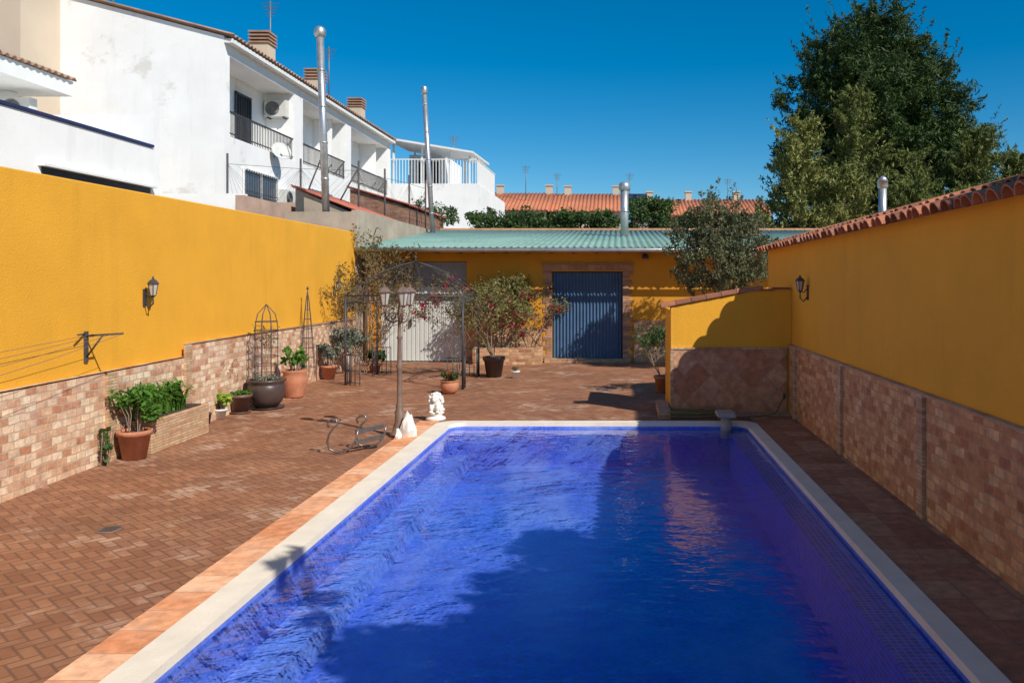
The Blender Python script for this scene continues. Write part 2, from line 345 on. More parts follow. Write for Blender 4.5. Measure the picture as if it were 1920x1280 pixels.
def watermat():
    m=bpy.data.materials.new('pool_water'); m.use_nodes=True; nt=m.node_tree; nt.nodes.clear()
    out=nt.nodes.new('ShaderNodeOutputMaterial'); t=nt.nodes.new('ShaderNodeBsdfTransparent'); t.inputs[0].default_value=(.88,.95,1,1)
    g=nt.nodes.new('ShaderNodeBsdfGlossy'); g.inputs['Roughness'].default_value=.05; g.inputs[0].default_value=(1,1,1,1)
    f=nt.nodes.new('ShaderNodeFresnel'); f.inputs[0].default_value=1.31
    p=geopos(nt); mp=nt.nodes.new('ShaderNodeMapping'); mp.inputs['Scale'].default_value=(1,1.4,1); mp.inputs['Rotation'].default_value=(0,0,.35); nt.links.new(p,mp.inputs[0])
    n1=noise(nt,5.0,3,mp.outputs[0],.55); n2=noise(nt,1.3,2,p)
    n3=noise(nt,.45,2,p); k=mth(nt,'ADD',.35,ramp(nt,n3,.4,.65))
    h=mth(nt,'ADD',mth(nt,'MULTIPLY',mth(nt,'MULTIPLY',n1,.55),k),mth(nt,'MULTIPLY',n2,.5))
    b=nt.nodes.new('ShaderNodeBump'); b.inputs['Strength'].default_value=.36; b.inputs['Distance'].default_value=.065; nt.links.new(h,b.inputs['Height'])
    nt.links.new(b.outputs[0],g.inputs['Normal']); nt.links.new(b.outputs[0],f.inputs['Normal'])
    ms=nt.nodes.new('ShaderNodeMixShader'); nt.links.new(f.outputs[0],ms.inputs[0]); nt.links.new(t.outputs[0],ms.inputs[1]); nt.links.new(g.outputs[0],ms.inputs[2])
    nt.links.new(ms.outputs[0],out.inputs[0]); return m
mb=MB(); mb.add([(x,y,-.06) for x,y in inner],[tuple(range(len(inner)))]); mb.obj('water',watermat(),kind='structure')

# ------------------------------------------------------------ left wall
def lx(y): return -5.47-.0625*y
def lz(y): return 3.12+.0135*y
lw=Thing('boundary_wall',(lx(9),9,0),'yellow rendered boundary wall with rustic stone base','wall')
def seg(mb,y0,y1,xo0,xo1,z0,z1a,z1b):
    mb.hexa([(lx(y0)+xo0,y0,z0),(lx(y0)+xo1,y0,z0),(lx(y1)+xo1,y1,z0),(lx(y1)+xo0,y1,z0)],[(lx(y0)+xo0,y0,z1a),(lx(y0)+xo1,y0,z1a),(lx(y1)+xo1,y1,z1b),(lx(y1)+xo0,y1,z1b)])
mb=MB(); seg(mb,-3,20.5,-.28,0,0,lz(-3),lz(20.5)); lw.part('rendered_wall',mb,m_yel,bevel=.015)
mb=MB(); seg(mb,-3,11.35,0.002,.05,0,1.06,1.04); seg(mb,11.35,20.5,0.002,.05,0,1.22,1.15); lw.part('stone_base',mb,m_stoneY)
for y,zt in((9.45,1.04),(11.35,1.22),(4.5,1.05)):
    mb=MB(); seg(mb,y-.09,y+.09,.052,.085,0,zt,zt); lw.part('brick_pilaster',mb,m_thinY)
mb=MB(); seg(mb,-3,11.34,.003,.065,1.062,1.082,1.062); seg(mb,11.36,20.5,.003,.065,1.222,1.242,1.172); lw.part('ledge',mb,m_thinY)
# ------------------------------------------------------------ right wall
rw=Thing('boundary_wall',(2.9,7,0),'yellow rendered wall with stone base and clay tile coping','wall')
mb=MB(); mb.box(2.75,3.05,-3,14.7,0,2.70); rw.part('rendered_wall',mb,m_yel)
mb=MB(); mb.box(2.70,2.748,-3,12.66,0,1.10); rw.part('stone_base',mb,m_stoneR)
for y in(2.0,4.6,7.1,9.7,12.2):
    mb=MB(); mb.box(2.665,2.698,y-.07,y+.07,0,1.10); rw.part('brick_pilaster',mb,m_thinY)
mb=MB(); mb.box(2.68,2.75,-3,12.66,1.102,1.125); rw.part('ledge',mb,m_thinY)
mb=MB(); y=-3
while y<14.75:
    j=R.uniform(-.02,.02)
    mb.barrel((2.54+j,y,2.655),(2.98+j,y,2.80+R.uniform(-.012,.012)),.092,.07,(0,1,0)); mb.barrel((2.86+j,y,2.775),(3.30,y,2.92),.088,.07,(0,1,0))
    mb.barrel((2.62,y+.1,2.735),(3.28,y+.1,2.94),.06,.07,(0,1,0),flip=True)
    y+=.2+R.uniform(-.01,.01)
rw.part('tile_coping',mb,m_terra)
mb=MB(); mb.poly([(2.70,2.702),(3.3,2.702),(3.3,2.86)],-3,14.7); rw.part('mortar_bed',mb,m_beige)

# ------------------------------------------------------------ partition wall
kw=Thing('garden_partition_wall',(1.8,12.8,0),'low yellow wall with diagonal tiled base and clay tiles on top','wall')
mb=MB(); mb.poly([(.83,0),(2.745,0),(2.745,2.02),(2.1,1.96),(.83,1.72)],12.7,12.98); mb.box(.83,.98,12.982,14.2,0,1.66); kw.part('rendered_wall',mb,m_yel)
mb=MB(); mb.box(.87,2.66,12.66,12.698,.04,1.04); kw.part('tiled_base',mb,m_diag)
mb=MB(); mb.box(.83,2.69,12.65,12.698,1.042,1.075); mb.box(.82,.869,12.655,12.698,0,1.04); mb.box(.83,2.69,12.6,12.698,0,.038); kw.part('trim',mb,m_thinX)
mb=MB(); x=.80
def kz(x): return 1.72+(x-.83)*.19 if x<2.1 else 1.96+(x-2.1)*.093
while x<2.1:
    a=(x-.12,12.74,kz(x)-.01); b=(x+.30,12.74,kz(x+.3)+.01)
    mb.barrel(a,b,.075,.06,(0,1,0)); mb.barrel((a[0],12.90,a[2]),(b[0],12.90,b[2]),.075,.06,(0,1,0)); x+=.24
while x<2.7:
    mb.box(x,min(x+.22,2.74),12.66,13.02,kz(x)+.0,kz(x)+.03); x+=.25
kw.part('tile_coping',mb,m_terra)

# ------------------------------------------------------------ back garage building
gb=Thing('garage_building',(-1,21.3,0),'low yellow garage building with green corrugated roof','garage')
mb=MB(); YF=21.2
mb.box(-6.75,-6.33,YF,YF+.3,0,3.0); mb.box(-4.03,-1.77,YF,YF+.3,0,3.0); mb.box(.11,7,YF,YF+.3,0,3.0)
mb.box(-6.33,-4.03,YF,YF+.3,2.66,3.0); mb.box(-1.77,.11,YF,YF+.3,2.40,3.0); mb.box(-6.75,7,29.7,30,0,3.9); mb.box(7,7.3,YF,30,0,3.2)
gb.part('wall',mb,m_yelb)
mb=MB(); mb.corr((-6.75,20.45,3.0),(14.4,0,0),(0,9.65,1.06),.18,.022); gb.part('roof',mb,m_green,solid=.01)
mb=MB(); x=-6.7
while x<7.6: mb.barrel((x,30.1,4.05),(x+.42,30.1,4.065),.10,.08,(0,1,0)); x+=.38
gb.part('ridge_tile',mb,m_ridge)
mb=MB(); mb.tube([(-6.75,20.39,2.94),(7.3,20.39,2.925)],.06,8); mb.tube([(-6.66,20.41,2.92),(-6.66,21.1,2.72),(-6.66,21.12,.0)],.04,8); gb.part('gutter',mb,m_steel)
mb=MB(); x=-6.6
while x<7: mb.box(x,x+.06,20.5,21.19,2.87,2.95); x+=.6
gb.part('rafter',mb,m_bark,kind='stuff')
mb=MB(); x=-6.33
mb.box(-6.33,-4.03,21.30,21.34,0.02,2.0)
while x<-4.06: mb.box(x+.01,x+.085,21.285,21.30,.03,1.98); x+=.115
d=gb.part('garage_door',mb,m_gdoor)
mb=MB(); mb.box(-5.54,-5.50,21.22,21.284,.95,1.15); mb.tube([(-5.52,21.2,1.1),(-5.40,21.2,1.1)],.012); gb.part('handle',mb,m_iron,parent=d)
mb=MB(); mb.box(-6.33,-4.03,21.27,21.33,2.02,2.645); x=-6.3
while x<-4.1: mb.box(x,x+.05,21.255,21.27,2.04,2.63); x+=.1
gb.part('transom_panel',mb,m_trans)
mb=MB(); mb.box(-1.77,.11,21.34,21.38,.1,2.38); x=-1.765
while x<.07:
    mb.hexa([(x,21.335,.1),(x+.04,21.30,.1),(x+.08,21.335,.1),(x+.04,21.338,.1)],[(x,21.335,2.37),(x+.04,21.30,2.37),(x+.08,21.335,2.37),(x+.04,21.338,2.37)]); x+=.089
gb.part('blue_folding_door',mb,m_blue)
mb=MB(); mb.box(-1.95,.3,21.0,21.34,0,.095); gb.part('threshold',mb,m_thinX)
mb=MB(); z=.1; i=0
while z<2.38:
    w=(.26,.16)[i%2]
    for q in range(2):
        h=.055
        a=.112; mb.box(a,a+w+R.uniform(-.015,.015),21.18,YF+.1,z+q*.06,z+q*.06+h)
        mb.box(-1.772-w*.9,-1.772,21.18,YF+.1,z+q*.06,z+q*.06+h)
    z+=.122;i+=1
x=-2.0
while x<.35:
    mb.box(x,x+.16,21.17,YF+.1,2.43,2.57); x+=.17
mb.box(-2.03,.40,21.12,YF-.002,2.572,2.61)
gb.part('brick_surround',mb,M('surround_brick',(.38,.21,.13),.85,.2,6,.4,30,island=.3))
mb=MB(); mb.box(.40,7,21.15,YF-.002,0,1.1); mb.box(-4.0,-2.05,21.15,YF-.002,0,.9); gb.part('stone_base',mb,m_stoneX)
t=Thing('floodlight',(.7,21.1,2.80),'small round dark floodlight under the eaves','lamp')
mb=MB(); mb.tube([(.7,21.2,2.83),(.7,21.1,2.83)],.02); t.part('bracket',mb,m_iron)
mb=MB(); mb.lathe([(.03,.1),(.085,.06),(.09,.0),(.085,-.03)],(.7,21.08,2.76),16); t.part('lamp_head',mb,m_iron)
t=Thing('brick_planter',(-2.9,20.9,0),'low rustic brick planter against the garage wall','planter')
mb=MB(); mb.box(-3.75,-2.0,20.55,20.7,0,.42); mb.box(-3.75,-3.6,20.7,21.14,0,.42); mb.box(-2.15,-2.0,20.7,21.14,0,.42); t.part('wall',mb,m_stoneX)
mb=MB(); mb.box(-3.6,-2.15,20.7,21.14,.1,.36); t.part('soil',mb,m_soil)

# ------------------------------------------------------------ parapets and neighbours
mb=MB(); mb.box(-6.98,-6.76,20.9,30,0,4.0); mb.box(-8.6,-6.76,20.62,20.88,0,3.93)
mb.obj('parapet_wall',m_beige,(-6.9,25,0),label='weathered beige concrete parapet beside the garage roof',category='wall')
mb=MB(); mb.box(-9.2,-9.0,19.2,23.7,0,4.2); mb.box(-11,-9.2,23.4,23.6,0,4.45)
mb.obj('yard_wall',m_pink,(-9.1,21,0),label='pinkish unpainted concrete yard wall',category='wall')
mb=MB(); mb.box(-14,-10.6,22.6,22.85,0,4.62)
mb.obj('yard_wall',m_white,(-12,22.7,0),label='low white rendered yard wall below the houses',category='wall')
def shed(x0,x1,y0,y1,z0,z1,wm,label):
    t=Thing('garden_shed',((x0+x1)/2,(y0+y1)/2,0),label,'shed')
    mb=MB(); mb.poly([(x0+.1,0),(x1-.1,0),(x1-.1,z1-.08),(x0+.1,z0-.08)],y0+.1,y1-.1); t.part('wall',mb,wm)
    mb=MB(); mb.corr((x0,y0,z0),(0,y1-y0,0),(x1-x0,0,z1-z0),.22,.035); t.part('roof',mb,m_redtile,solid=.015)
shed(-8.95,-7.1,21.8,26,4.75,4.05,m_beige,'lean-to shed with a red clay tile roof')
shed(-9.2,-7.1,27,33,5.35,4.75,m_brick,'brick shed with a red tile roof beside the garage')

# townhouses
FX=-11.84; RB=-12.9
full=[(-19,0),(FX,0),(FX,9.5),(-17.4,10.95),(-19,10.55)]
notch=[(-19,0),(FX,0),(FX,6.55),(RB,6.55),(RB,8.98),(FX,8.98),(FX,9.5),(-17.4,10.95),(-19,10.55)]
bays=[(24,24.35,29.2),(29.2,30.0,34.7),(34.7,35.4,41.0)]
for bi,(ya,yb,yc) in enumerate(bays):
    t=Thing('townhouse',(FX,ya,0),'white rendered terraced house with recessed balcony and clay tile roof' if bi else 'white end terraced house with blank stained gable and balcony','house','row of white terraced houses')
    mb=MB(); mb.poly(full,ya,yb); mb.poly(notch,yb,yc)
    if bi==2: mb.poly(full,yc,yc+.5)
    if bi: mb.box(RB+.002,FX-.3,yb+(yc-yb)*.8,yb+(yc-yb)*.8+.15,6.552,8.978)
    w=t.part('wall',mb,m_white)
    ye=yc+(.5 if bi==2 else 0)
    mb=MB(); y0=ya-(.12 if bi==0 else 0)
    mb.corr((FX+.32,y0,9.50),(0,ye-y0,0),(-5.9,0,1.52),.24,.04); rf=t.part('roof',mb,m_oldtile,solid=.03)
    mb=MB(); mb.box(FX+.003,FX+.26,ya,ye,9.30,9.42); t.part('cornice',mb,m_whitep)
    cy=ya+5.9; cx=-13.3
    mb=MB(); mb.box(cx-.33,cx+.33,cy-.33,cy+.33,9.7,10.95); ch=t.part('chimney',mb,m_farwall)
    mb=MB(); 
    for k in range(4): mb.box(cx-.38,cx+.38,cy-.38,cy+.38,10.96+k*.13,11.02+k*.13)
    mb.box(cx-.2,cx+.2,cy-.2,cy+.2,10.95,11.4); t.part('chimney_cap',mb,m_oldtile,parent=ch)
    mb=MB(); mb.box(FX-.08,FX-.04,yb,yc,7.31,7.36); mb.box(FX-.08,FX-.04,yb,yc,6.66,6.69); y=yb+.08
    while y<yc: mb.box(FX-.07,FX-.05,y,y+.025,6.56,7.32); y+=.12
    t.part('railing',mb,m_iron)
    dy=(26.9 if bi==0 else yb+1.2)
    mb=MB(); mb.box(RB+.003,RB+.03,dy,dy+1.0,6.57,8.45); dr=t.part('balcony_door',mb,m_dark)
    mb=MB(); mb.box(RB+.03,RB+.07,dy-.08,dy,6.57,8.53); mb.box(RB+.03,RB+.07,dy+1,dy+1.08,6.57,8.53); mb.box(RB+.03,RB+.07,dy-.08,dy+1.08,8.45,8.53)
    for k in range(5): mb.box(RB+.035,RB+.055,dy+.15+k*.17,dy+.17+k*.17,6.6,8.44)
    t.part('frame',mb,m_iron if bi==0 else m_whitep,parent=dr)
    wy=ya+1.2
    mb=MB(); mb.box(FX+.003,FX+.02,wy,wy+2.4,4.3,5.65); wn=t.part('window',mb,M('window_glass_%d'%bi,(.12,.14,.17),.15,.1,2,0))
    mb=MB()
    for a,b,c,d in((wy-.06,wy+2.46,5.65,5.72),(wy-.06,wy,4.3,5.65),(wy+2.4,wy+2.46,4.3,5.65),(wy+1.17,wy+1.23,4.3,5.65),(wy-.1,wy+2.5,4.2,4.3)): mb.box(FX+.021,FX+.07,a,b,c,d)
    t.part('frame',mb,m_whitep,parent=wn)
    mb=MB()
    for k in range(14): mb.box(FX+.09,FX+.105,wy+.08+k*.17,wy+.095+k*.17,4.25,5.7)
    for zz in(4.3,5.0,5.65): mb.box(FX+.106,FX+.118,wy-.02,wy+2.42,zz,zz+.02)
    t.part('window_bars',mb,m_iron,parent=wn)
def ac(cx,cy,cz,face,label):
    t=Thing('air_conditioner',(cx,cy,cz),label,'air conditioner','air conditioners on the white houses')
    w,h,d=.8,.6,.28
    mb=MB()
    if face=='y': mb.box(cx-w/2,cx+w/2,cy-d,cy,cz,cz+h)
    else: mb.box(cx,cx+d,cy-w/2,cy+w/2,cz,cz+h)
    t.part('casing',mb,m_ac,bevel=.015)
    mb=MB()
    for k in range(7):
        r=.04+k*.034; pts=[]
        for q in range(21):
            a=2*math.pi*q/20
            pts.append((cx-.1+r*math.cos(a),cy-d-.012,cz+h/2+r*math.sin(a)) if face=='y' else (cx+d+.012,cy-.1+r*math.cos(a),cz+h/2+r*math.sin(a)))
        mb.tube(pts,.009,4)
    t.part('fan_grille',mb,m_iron)
    for s_ in(-.28,.28):
        mb=MB()
        if face=='y': mb.box(cx+s_-.02,cx+s_+.02,cy-d,cy,cz-.05,cz-.002)
        else: mb.box(cx,cx+d,cy+s_-.02,cy+s_+.02,cz-.05,cz-.002)
        t.part('bracket',mb,m_iron)
ac(-12.42,29.2,8.1,'y','air conditioner unit hung inside the balcony')
ac(FX+.003,28.2,4.75,'x','air conditioner on the lower facade of a white house')
ac(-15.8,21.2,6.35,'y','air conditioner under the roof overhang of the terrace house')
for (x,y,z,s_) in((-11.5,27.3,6.6,.34),):
    t=Thing('satellite_dish',(x,y,z),'round pale satellite dish fixed to the balcony front','satellite dish')
    nrm=Vector((.65,-.6,.45)).normalized(); u=nrm.orthogonal().normalized(); w=nrm.cross(u); mb=MB(); vs=[Vector((x,y,z))-nrm*.1]; nq=24
    for r,dd in((.5,.075),(1,0)):
        for q in range(nq):
            a=2*math.pi*q/nq; vs.append(Vector((x,y,z))+ (u*math.cos(a)+w*math.sin(a))*s_*r-nrm*dd)
    mb.add(vs,[(0,1+q,1+(q+1)%nq) for q in range(nq)]+[(1+q,1+nq+q,1+nq+(q+1)%nq,1+(q+1)%nq) for q in range(nq)],True); t.part('reflector',mb,m_dish,solid=.01)
    mb=MB(); c=Vector((x,y,z)); mb.tube([c-nrm*.1,(FX+.01,y+.15,z-.2)],.025); mb.tube([c-w*s_*.95,c+nrm*.4],.012); mb.lathe([(.03,-.05),(.04,.05)],tuple(c+nrm*.4),8); t.part('arm',mb,m_steel)

t=Thing('terrace_house',(-12.2,16,0),'white neighbouring house with terrace parapet and blue handrail','house')
mb=MB(); mb.box(-12.4,-12.2,6,21,0,5.62); mb.box(-17.5,-12.2,21.002,21.25,0,6.5); mb.box(-20,-16.5,6,22.2,0,7.2); mb.box(-16.5,-12.402,6,21,0,4.5)
mb.box(-16.498,-16.2,21.26,21.6,4.5,7.2)
t.part('wall',mb,m_white)
mb=MB(); mb.box(-20,-15.0,6,22.0,7.21,7.62); t.part('roof_slab',mb,m_whitep)
mb=MB(); mb.corr((-14.9,6,7.66),(0,16,0),(-5,0,1.3),.24,.04); t.part('roof',mb,m_oldtile,solid=.03)
mb=MB(); mb.box(-12.42,-12.16,6,20.95,5.63,5.70); t.part('handrail',mb,m_navy)
mb=MB(); mb.box(-12.199,-12.17,16.9,20.8,4.25,4.55); t.part('dark_awning_slot',mb,m_dark)
mb=MB(); mb.box(-12.199,-12.05,16.8,20.9,4.56,4.61); t.part('slot_sill',mb,m_whitep)
t=Thing('apartment_building',(-20,23,0),'plain beige apartment building wall behind the white houses','building')
mb=MB(); mb.box(-32,-16.75,22.4,23.97,0,15); t.part('wall',mb,m_farwall)
mb=MB(); mb.box(-32.3,-16.65,22.2,23.97,15.01,15.4); t.part('cornice',mb,m_whitep)

t=Thing('terrace_roof_house',(-9.6,44,0),'white house with railed roof terrace and metal pergola','house')
mb=MB(); mb.box(-12,-7.4,42,52,0,7.3); mb.box(-12.3,-10.2,47,52,7.3,9.6); t.part('wall',mb,m_white)
mb=MB(); mb.box(-7.398,-7.38,45,47,5.2,6.4); t.part('window',mb,m_dark)
mb=MB(); mb.box(-11.3,-10.4,41.98,41.998,4.9,6.2); t.part('window',mb,m_dark)
mb=MB(); mb.box(-11.8,-10.5,46.98,46.998,7.4,9.2); t.part('terrace_door',mb,m_dark)
mb=MB()
for x in(-11.9,-10.4,-9.0,-7.9): mb.box(x,x+.1,42.1,42.2,7.3,9.55-(x+12)*.18); mb.box(x,x+.1,46.5,46.6,7.3,9.75-(x+12)*.18)
mb.hexa([(-12.3,41.7,9.62),(-7.6,41.7,8.85),(-7.6,47,9.0),(-12.3,47,9.8)],[(-12.3,41.7,9.72),(-7.6,41.7,8.95),(-7.6,47,9.1),(-12.3,47,9.9)])
t.part('pergola',mb,m_whitep)
mb=MB()
mb.box(-12,-7.4,42.0,42.04,8.55,8.6); mb.box(-7.44,-7.4,42,48,8.55,8.6); x=-12
while x<-7.4: mb.box(x,x+.03,42,42.03,7.3,8.55); x+=.16
y=42
while y<48: mb.box(-7.44,-7.41,y,y+.03,7.3,8.55); y+=.2
t.part('railing',mb,m_whitep)

def pipe(x0,x1,y,z0,z1,r,capr,label,style=0):
    t=Thing('flue_pipe',(x0,y,z0),label,'chimney pipe','metal flue pipes')
    mb=MB(); mb.tube([(x0,y,z0),(x1,y,z1)],r,14)
    k=z0+.9
    while k<z1-.3:
        f=(k-z0)/(z1-z0); mb.tube([(x0+(x1-x0)*f,y,k),(x0+(x1-x0)*f,y,k+.04)],r*1.12,14); k+=.95
    t.part('pipe',mb,m_steel)
    mb=MB()
    if style==0: mb.lathe([(r*1.05,-.02),(capr,.04),(capr,.18),(r*1.1,.24),(r*.9,.26)],(x1,y,z1),16)
    else: mb.lathe([(r*1.02,-.05),(capr,.0),(capr,.12),(capr*1.05,.12),(capr*.7,.22),(.02,.27)],(x1,y,z1),16)
    t.part('cowl',mb,m_steel)
pipe(-7.68,-7.84,21,3.9,8.55,.095,.15,'tall galvanised steel flue pipe behind the yellow wall')
pipe(-6.5,-6.80,28,3.6,8.7,.085,.11,'tall slightly leaning steel flue pipe')
pipe(.19,.19,26,3.5,5.1,.13,.19,'short wide steel flue on the green roof')
pipe(6.6,6.6,20,2.9,4.5,.10,.13,'grey flue pipe with pointed cowl behind the wall',1)
t=Thing('water_tank',(.75,45,0),'dark panel tank on posts beyond the roof','tank')
mb=MB(); mb.box(.3,1.6,45,46,6.3,7.1); t.part('panel',mb,m_navy)
for x in(.4,1.4): mb=MB(); mb.box(x,x+.1,45.2,45.3,0,6.3); t.part('post',mb,m_steel)
t=Thing('chain_link_fence',(-8,24,3),'rusty chain link fence on thin steel posts','fence')
fp=[(-11.2,22.9),(-9.5,23.9),(-7.9,24.3),(-7.6,26.0),(-7.2,27.5),(-7.0,29.0)]
for x,y in fp: mb=MB(); mb.tube([(x,y,3.6),(x,y,5.8)],.03,6); t.part('post',mb,m_rust)
mb=MB(); mb.tube([(-9.5,23.9,4.3),(-8.9,24.0,5.9)],.025,5); t.part('brace',mb,m_rust)
mb=MB(); mb.tube([(-7.9,24.3,5.6),(-8.6,24.1,4.2)],.025,5); t.part('brace',mb,m_rust)
mb=MB()
for (a,b) in zip(fp[:-1],fp[1:]):
    L=math.dist(a,b); n=int(L/.2)
    for i in range(n):
        u=i/n; 
        for s_ in(1,-1):
            x0,y0=a[0]+(b[0]-a[0])*u,a[1]+(b[1]-a[1])*u; u2=min(1,max(0,u+s_*1.3/L)); x1,y1=a[0]+(b[0]-a[0])*u2,a[1]+(b[1]-a[1])*u2
            mb.tube([(x0,y0,4.1),(x1,y1,5.5)],.003,3,cap=False)
    mb.tube([(a[0],a[1],5.5),(b[0],b[1],5.5)],.006,4)
t.part('wire_mesh',mb,m_rust)

def farhouse(x0,x1,y,ze,zr,label,rm=None):
    t=Thing('distant_house',((x0+x1)/2,y,0),label,'house','houses with orange roofs in the distance')
    mb=MB(); mb.poly([(y,0),(y+9,0),(y+9,ze),(y+4.5,zr-.15),(y,ze)],x0,x1,'x'); t.part('wall',mb,m_farwall)
    mb=MB(); mb.corr((x0-.3,y-.5,ze-.1),(x1-x0+.6,0,0),(0,5,zr-ze+.1),.3,.05); mb.corr((x0-.3,y+9.5,ze-.1),(x1-x0+.6,0,0),(0,-5,zr-ze+.1),.3,.05); t.part('roof',mb,rm or m_orange,solid=.04)
    x=x0+1
    while x<x1-1: mb=MB(); mb.box(x,x+.9,y-.03,y-.004,ze-2.4,ze-1.0); t.part('window',mb,m_dark); x+=2.2
    x=x0+.8
    while x<x1: mb=MB(); mb.box(x,x+.5,y+4.2,y+4.8,zr-.4,zr+.55); mb.box(x-.06,x+.56,y+4.14,y+4.86,zr+.56,zr+.66); t.part('chimney',mb,m_farwall); x+=R.uniform(2.5,4)
farhouse(-10.6,-5.5,60,7.6,9.3,'house with an orange clay tile roof in the distance')
farhouse(-5.2,.4,61,7.6,9.35,'long house with bright orange tile roof and chimneys')
farhouse(1.5,11.5,62,7.4,9.0,'terraced house with orange tile roof partly hidden by trees')
farhouse(-9.5,-3,78,9.0,10.6,'farther house showing only its ridge and chimneys')
farhouse(-24,-13,70,7.6,9.3,'house with orange roof behind the white houses')
for i,(x,y,z) in enumerate([(-5.0,65,9.3),(-10.3,50,9.6),(.9,65,9.3),(-7.2,62,9.5),(9,66,9.0),(-13.5,31,11.3),(-13.4,37,11.3),(-15.8,25,10.6)]):
    mb=MB(); h=1.7; mb.tube([(x,y,z-1.0),(x,y,z+h)],.03,5)
    for k in range(5): mb.tube([(x-.35+k*.05,y,z+h-.1-k*.12),(x+.35-k*.05,y,z+h-.1-k*.12)],.012,4)
    mb.tube([(x,y-.4,z+h-.3),(x,y+.4,z+h-.3)],.012,4)
    mb.obj('tv_antenna',m_wire,(x,y,z),label='thin metal television antenna on a rooftop',category='antenna',group='rooftop antennas')

# ------------------------------------------------------------ vegetation
def conifer(x,y,h,r,nb,label,mat,lsize=.10,zb=1.5,per=100,name='cypress_tree'):
    t=Thing(name,(x,y,0),label,'tree')
    mb=MB(); mb.tube([(x,y,0),(x+.1,y,h*.5),(x,y,h*.93)],[.22,.14,.03],8); 
    lf=MB(); C=[]
    for i in range(nb):
        f=(i+.5)/nb; f=f**.85; z=zb+(h-zb)*f; an=R.uniform(0,6.283)
        L=r*(1-f)**.6*R.uniform(.35,1.35)+.15
        rise=R.uniform(.35,1.1)
        e=Vector((x+math.cos(an)*L,y+math.sin(an)*L,z+L*rise)); s0=Vector((x,y,z))
        if i%3==0: mb.tube([s0,s0.lerp(e,.5)+Vector((0,0,-.05)),e],[.04,.025,.008],4,cap=False)
        n=int(per*(.5+L/r)); tt=NR.random(n)**.6; sp=(.03+.22*(1-tt))*min(1,L/1.2+.25)
        P=np.array(s0)+np.outer(tt,np.array(e-s0))+NR.normal(size=(n,3))*sp[:,None]
        for q in range(3):
            b0=np.array(s0.lerp(e,R.uniform(.45,.95))); dv=np.array([math.cos(an+R.uniform(-1.3,1.3)),math.sin(an+R.uniform(-1.3,1.3)),R.uniform(.2,1.2)])*R.uniform(.3,.6)
            u=NR.random(int(per*.18)); C.append(b0+np.outer(u,dv)+NR.normal(size=(len(u),3))*(.05*(1.1-u))[:,None])
        C.append(P)
    lf.leaves(np.concatenate(C),lsize,.25,up=.8)
    t.part('trunk',mb,m_bark); t.part('crown',lf,mat)
def lobetree(x,y,lobes,label,mat,dens,lsize,name='pine_tree',rt=.35,z0=0,trunkz=None,sub=16,rk=(.16,.30),twigs=False,spray=0,lw=.4):
    t=Thing(name,(x,y,z0),label,'tree'); mb=MB(); zt=trunkz or max(l[2] for l in lobes)
    mb.tube([(x,y,z0),(x+.1,y,z0+(zt-z0)*.5),(x,y,zt)],[rt,rt*.7,rt*.2],9)
    C=[]
    for (lx_,ly_,lz_,lr) in lobes:
        mb.tube([(x,y,z0+(lz_-z0)*.55),((x+lx_)/2,(y+ly_)/2,lz_*.8+.1*z0),(lx_,ly_,lz_)],[rt*.35,rt*.22,rt*.08],6,cap=False)
        ns=int(sub*lr*lr)+6
        for k in range(ns):
            d=NR.normal(size=3); d/=np.linalg.norm(d); c=np.array((lx_,ly_,lz_))+d*lr*R.uniform(.45,1.08)*np.array((1,1,.85))
            rc=lr*R.uniform(*rk)
            C.append(clump_pts(c,(rc,rc,rc*.8),int(dens*rc*rc*R.uniform(.6,1.3))+4))
            if spray and k%2==0:
                dv=(d+np.array([0,0,.7]))*R.uniform(.35,.85)*spray; u=NR.random(34); C.append(c+np.outer(u,dv)+NR.normal(size=(34,3))*(.09*(1.1-u))[:,None])
            if twigs and k%2==0: mb.tube([(lx_,ly_,lz_-lr*.5),tuple(c)],[.014,.005],4,cap=False)
    lf=MB(); lf.leaves(np.concatenate(C),lsize,lw,up=.4)
    t.part('trunk',mb,m_bark); t.part('crown',lf,mat)
lobes=[(11.8,38,12.9,2.2),(10.2,38,12.2,1.9),(13.4,38.5,12.4,2.0),(9.4,38,10.6,1.8),(11.6,37,10.4,2.5),(14.4,38,10.4,2.3),(9.2,38,8.4,1.7),(11.5,37.5,8,2.3),(14.3,38,8,2.4),(16.2,38.5,8.4,1.9),(12.2,38,14.4,1.4),(9.5,39,6.2,1.8),(13,38,5.6,2.2),(16.5,38,5.8,1.9),(15.2,38,11.9,1.2),(17.8,39,6.8,1.4),(12.6,37.6,9.2,2.2)]
lobetree(12.0,38,lobes,'tall broad dark green pine tree with dense irregular crown',m_leafd,600,.125,sub=24,rk=(.11,.26),spray=1.25,lw=.22)
G='light green cypress with ragged feathery crown'
conifer(10.2,34.5,10.2,1.9,130,G,m_leafc)
conifer(7.5,33,8.6,1.8,150,'pale yellow green cypress with feathery crown',m_leafcl)
conifer(12.9,35,7.6,2.0,110,G,m_leafc)
conifer(15.2,34,8.4,2.0,130,G,m_leafc)
conifer(17.0,34,7.4,1.6,110,G,m_leafc)
conifer(8.9,32,6.4,1.7,110,'pale yellow green cypress with feathery crown',m_leafcl)
conifer(18.8,34,7.6,1.5,90,G,m_leafc)
conifer(11.6,31.5,5.9,1.9,110,G,m_leafc)
conifer(14.0,32,5.6,1.8,80,G,m_leafc)
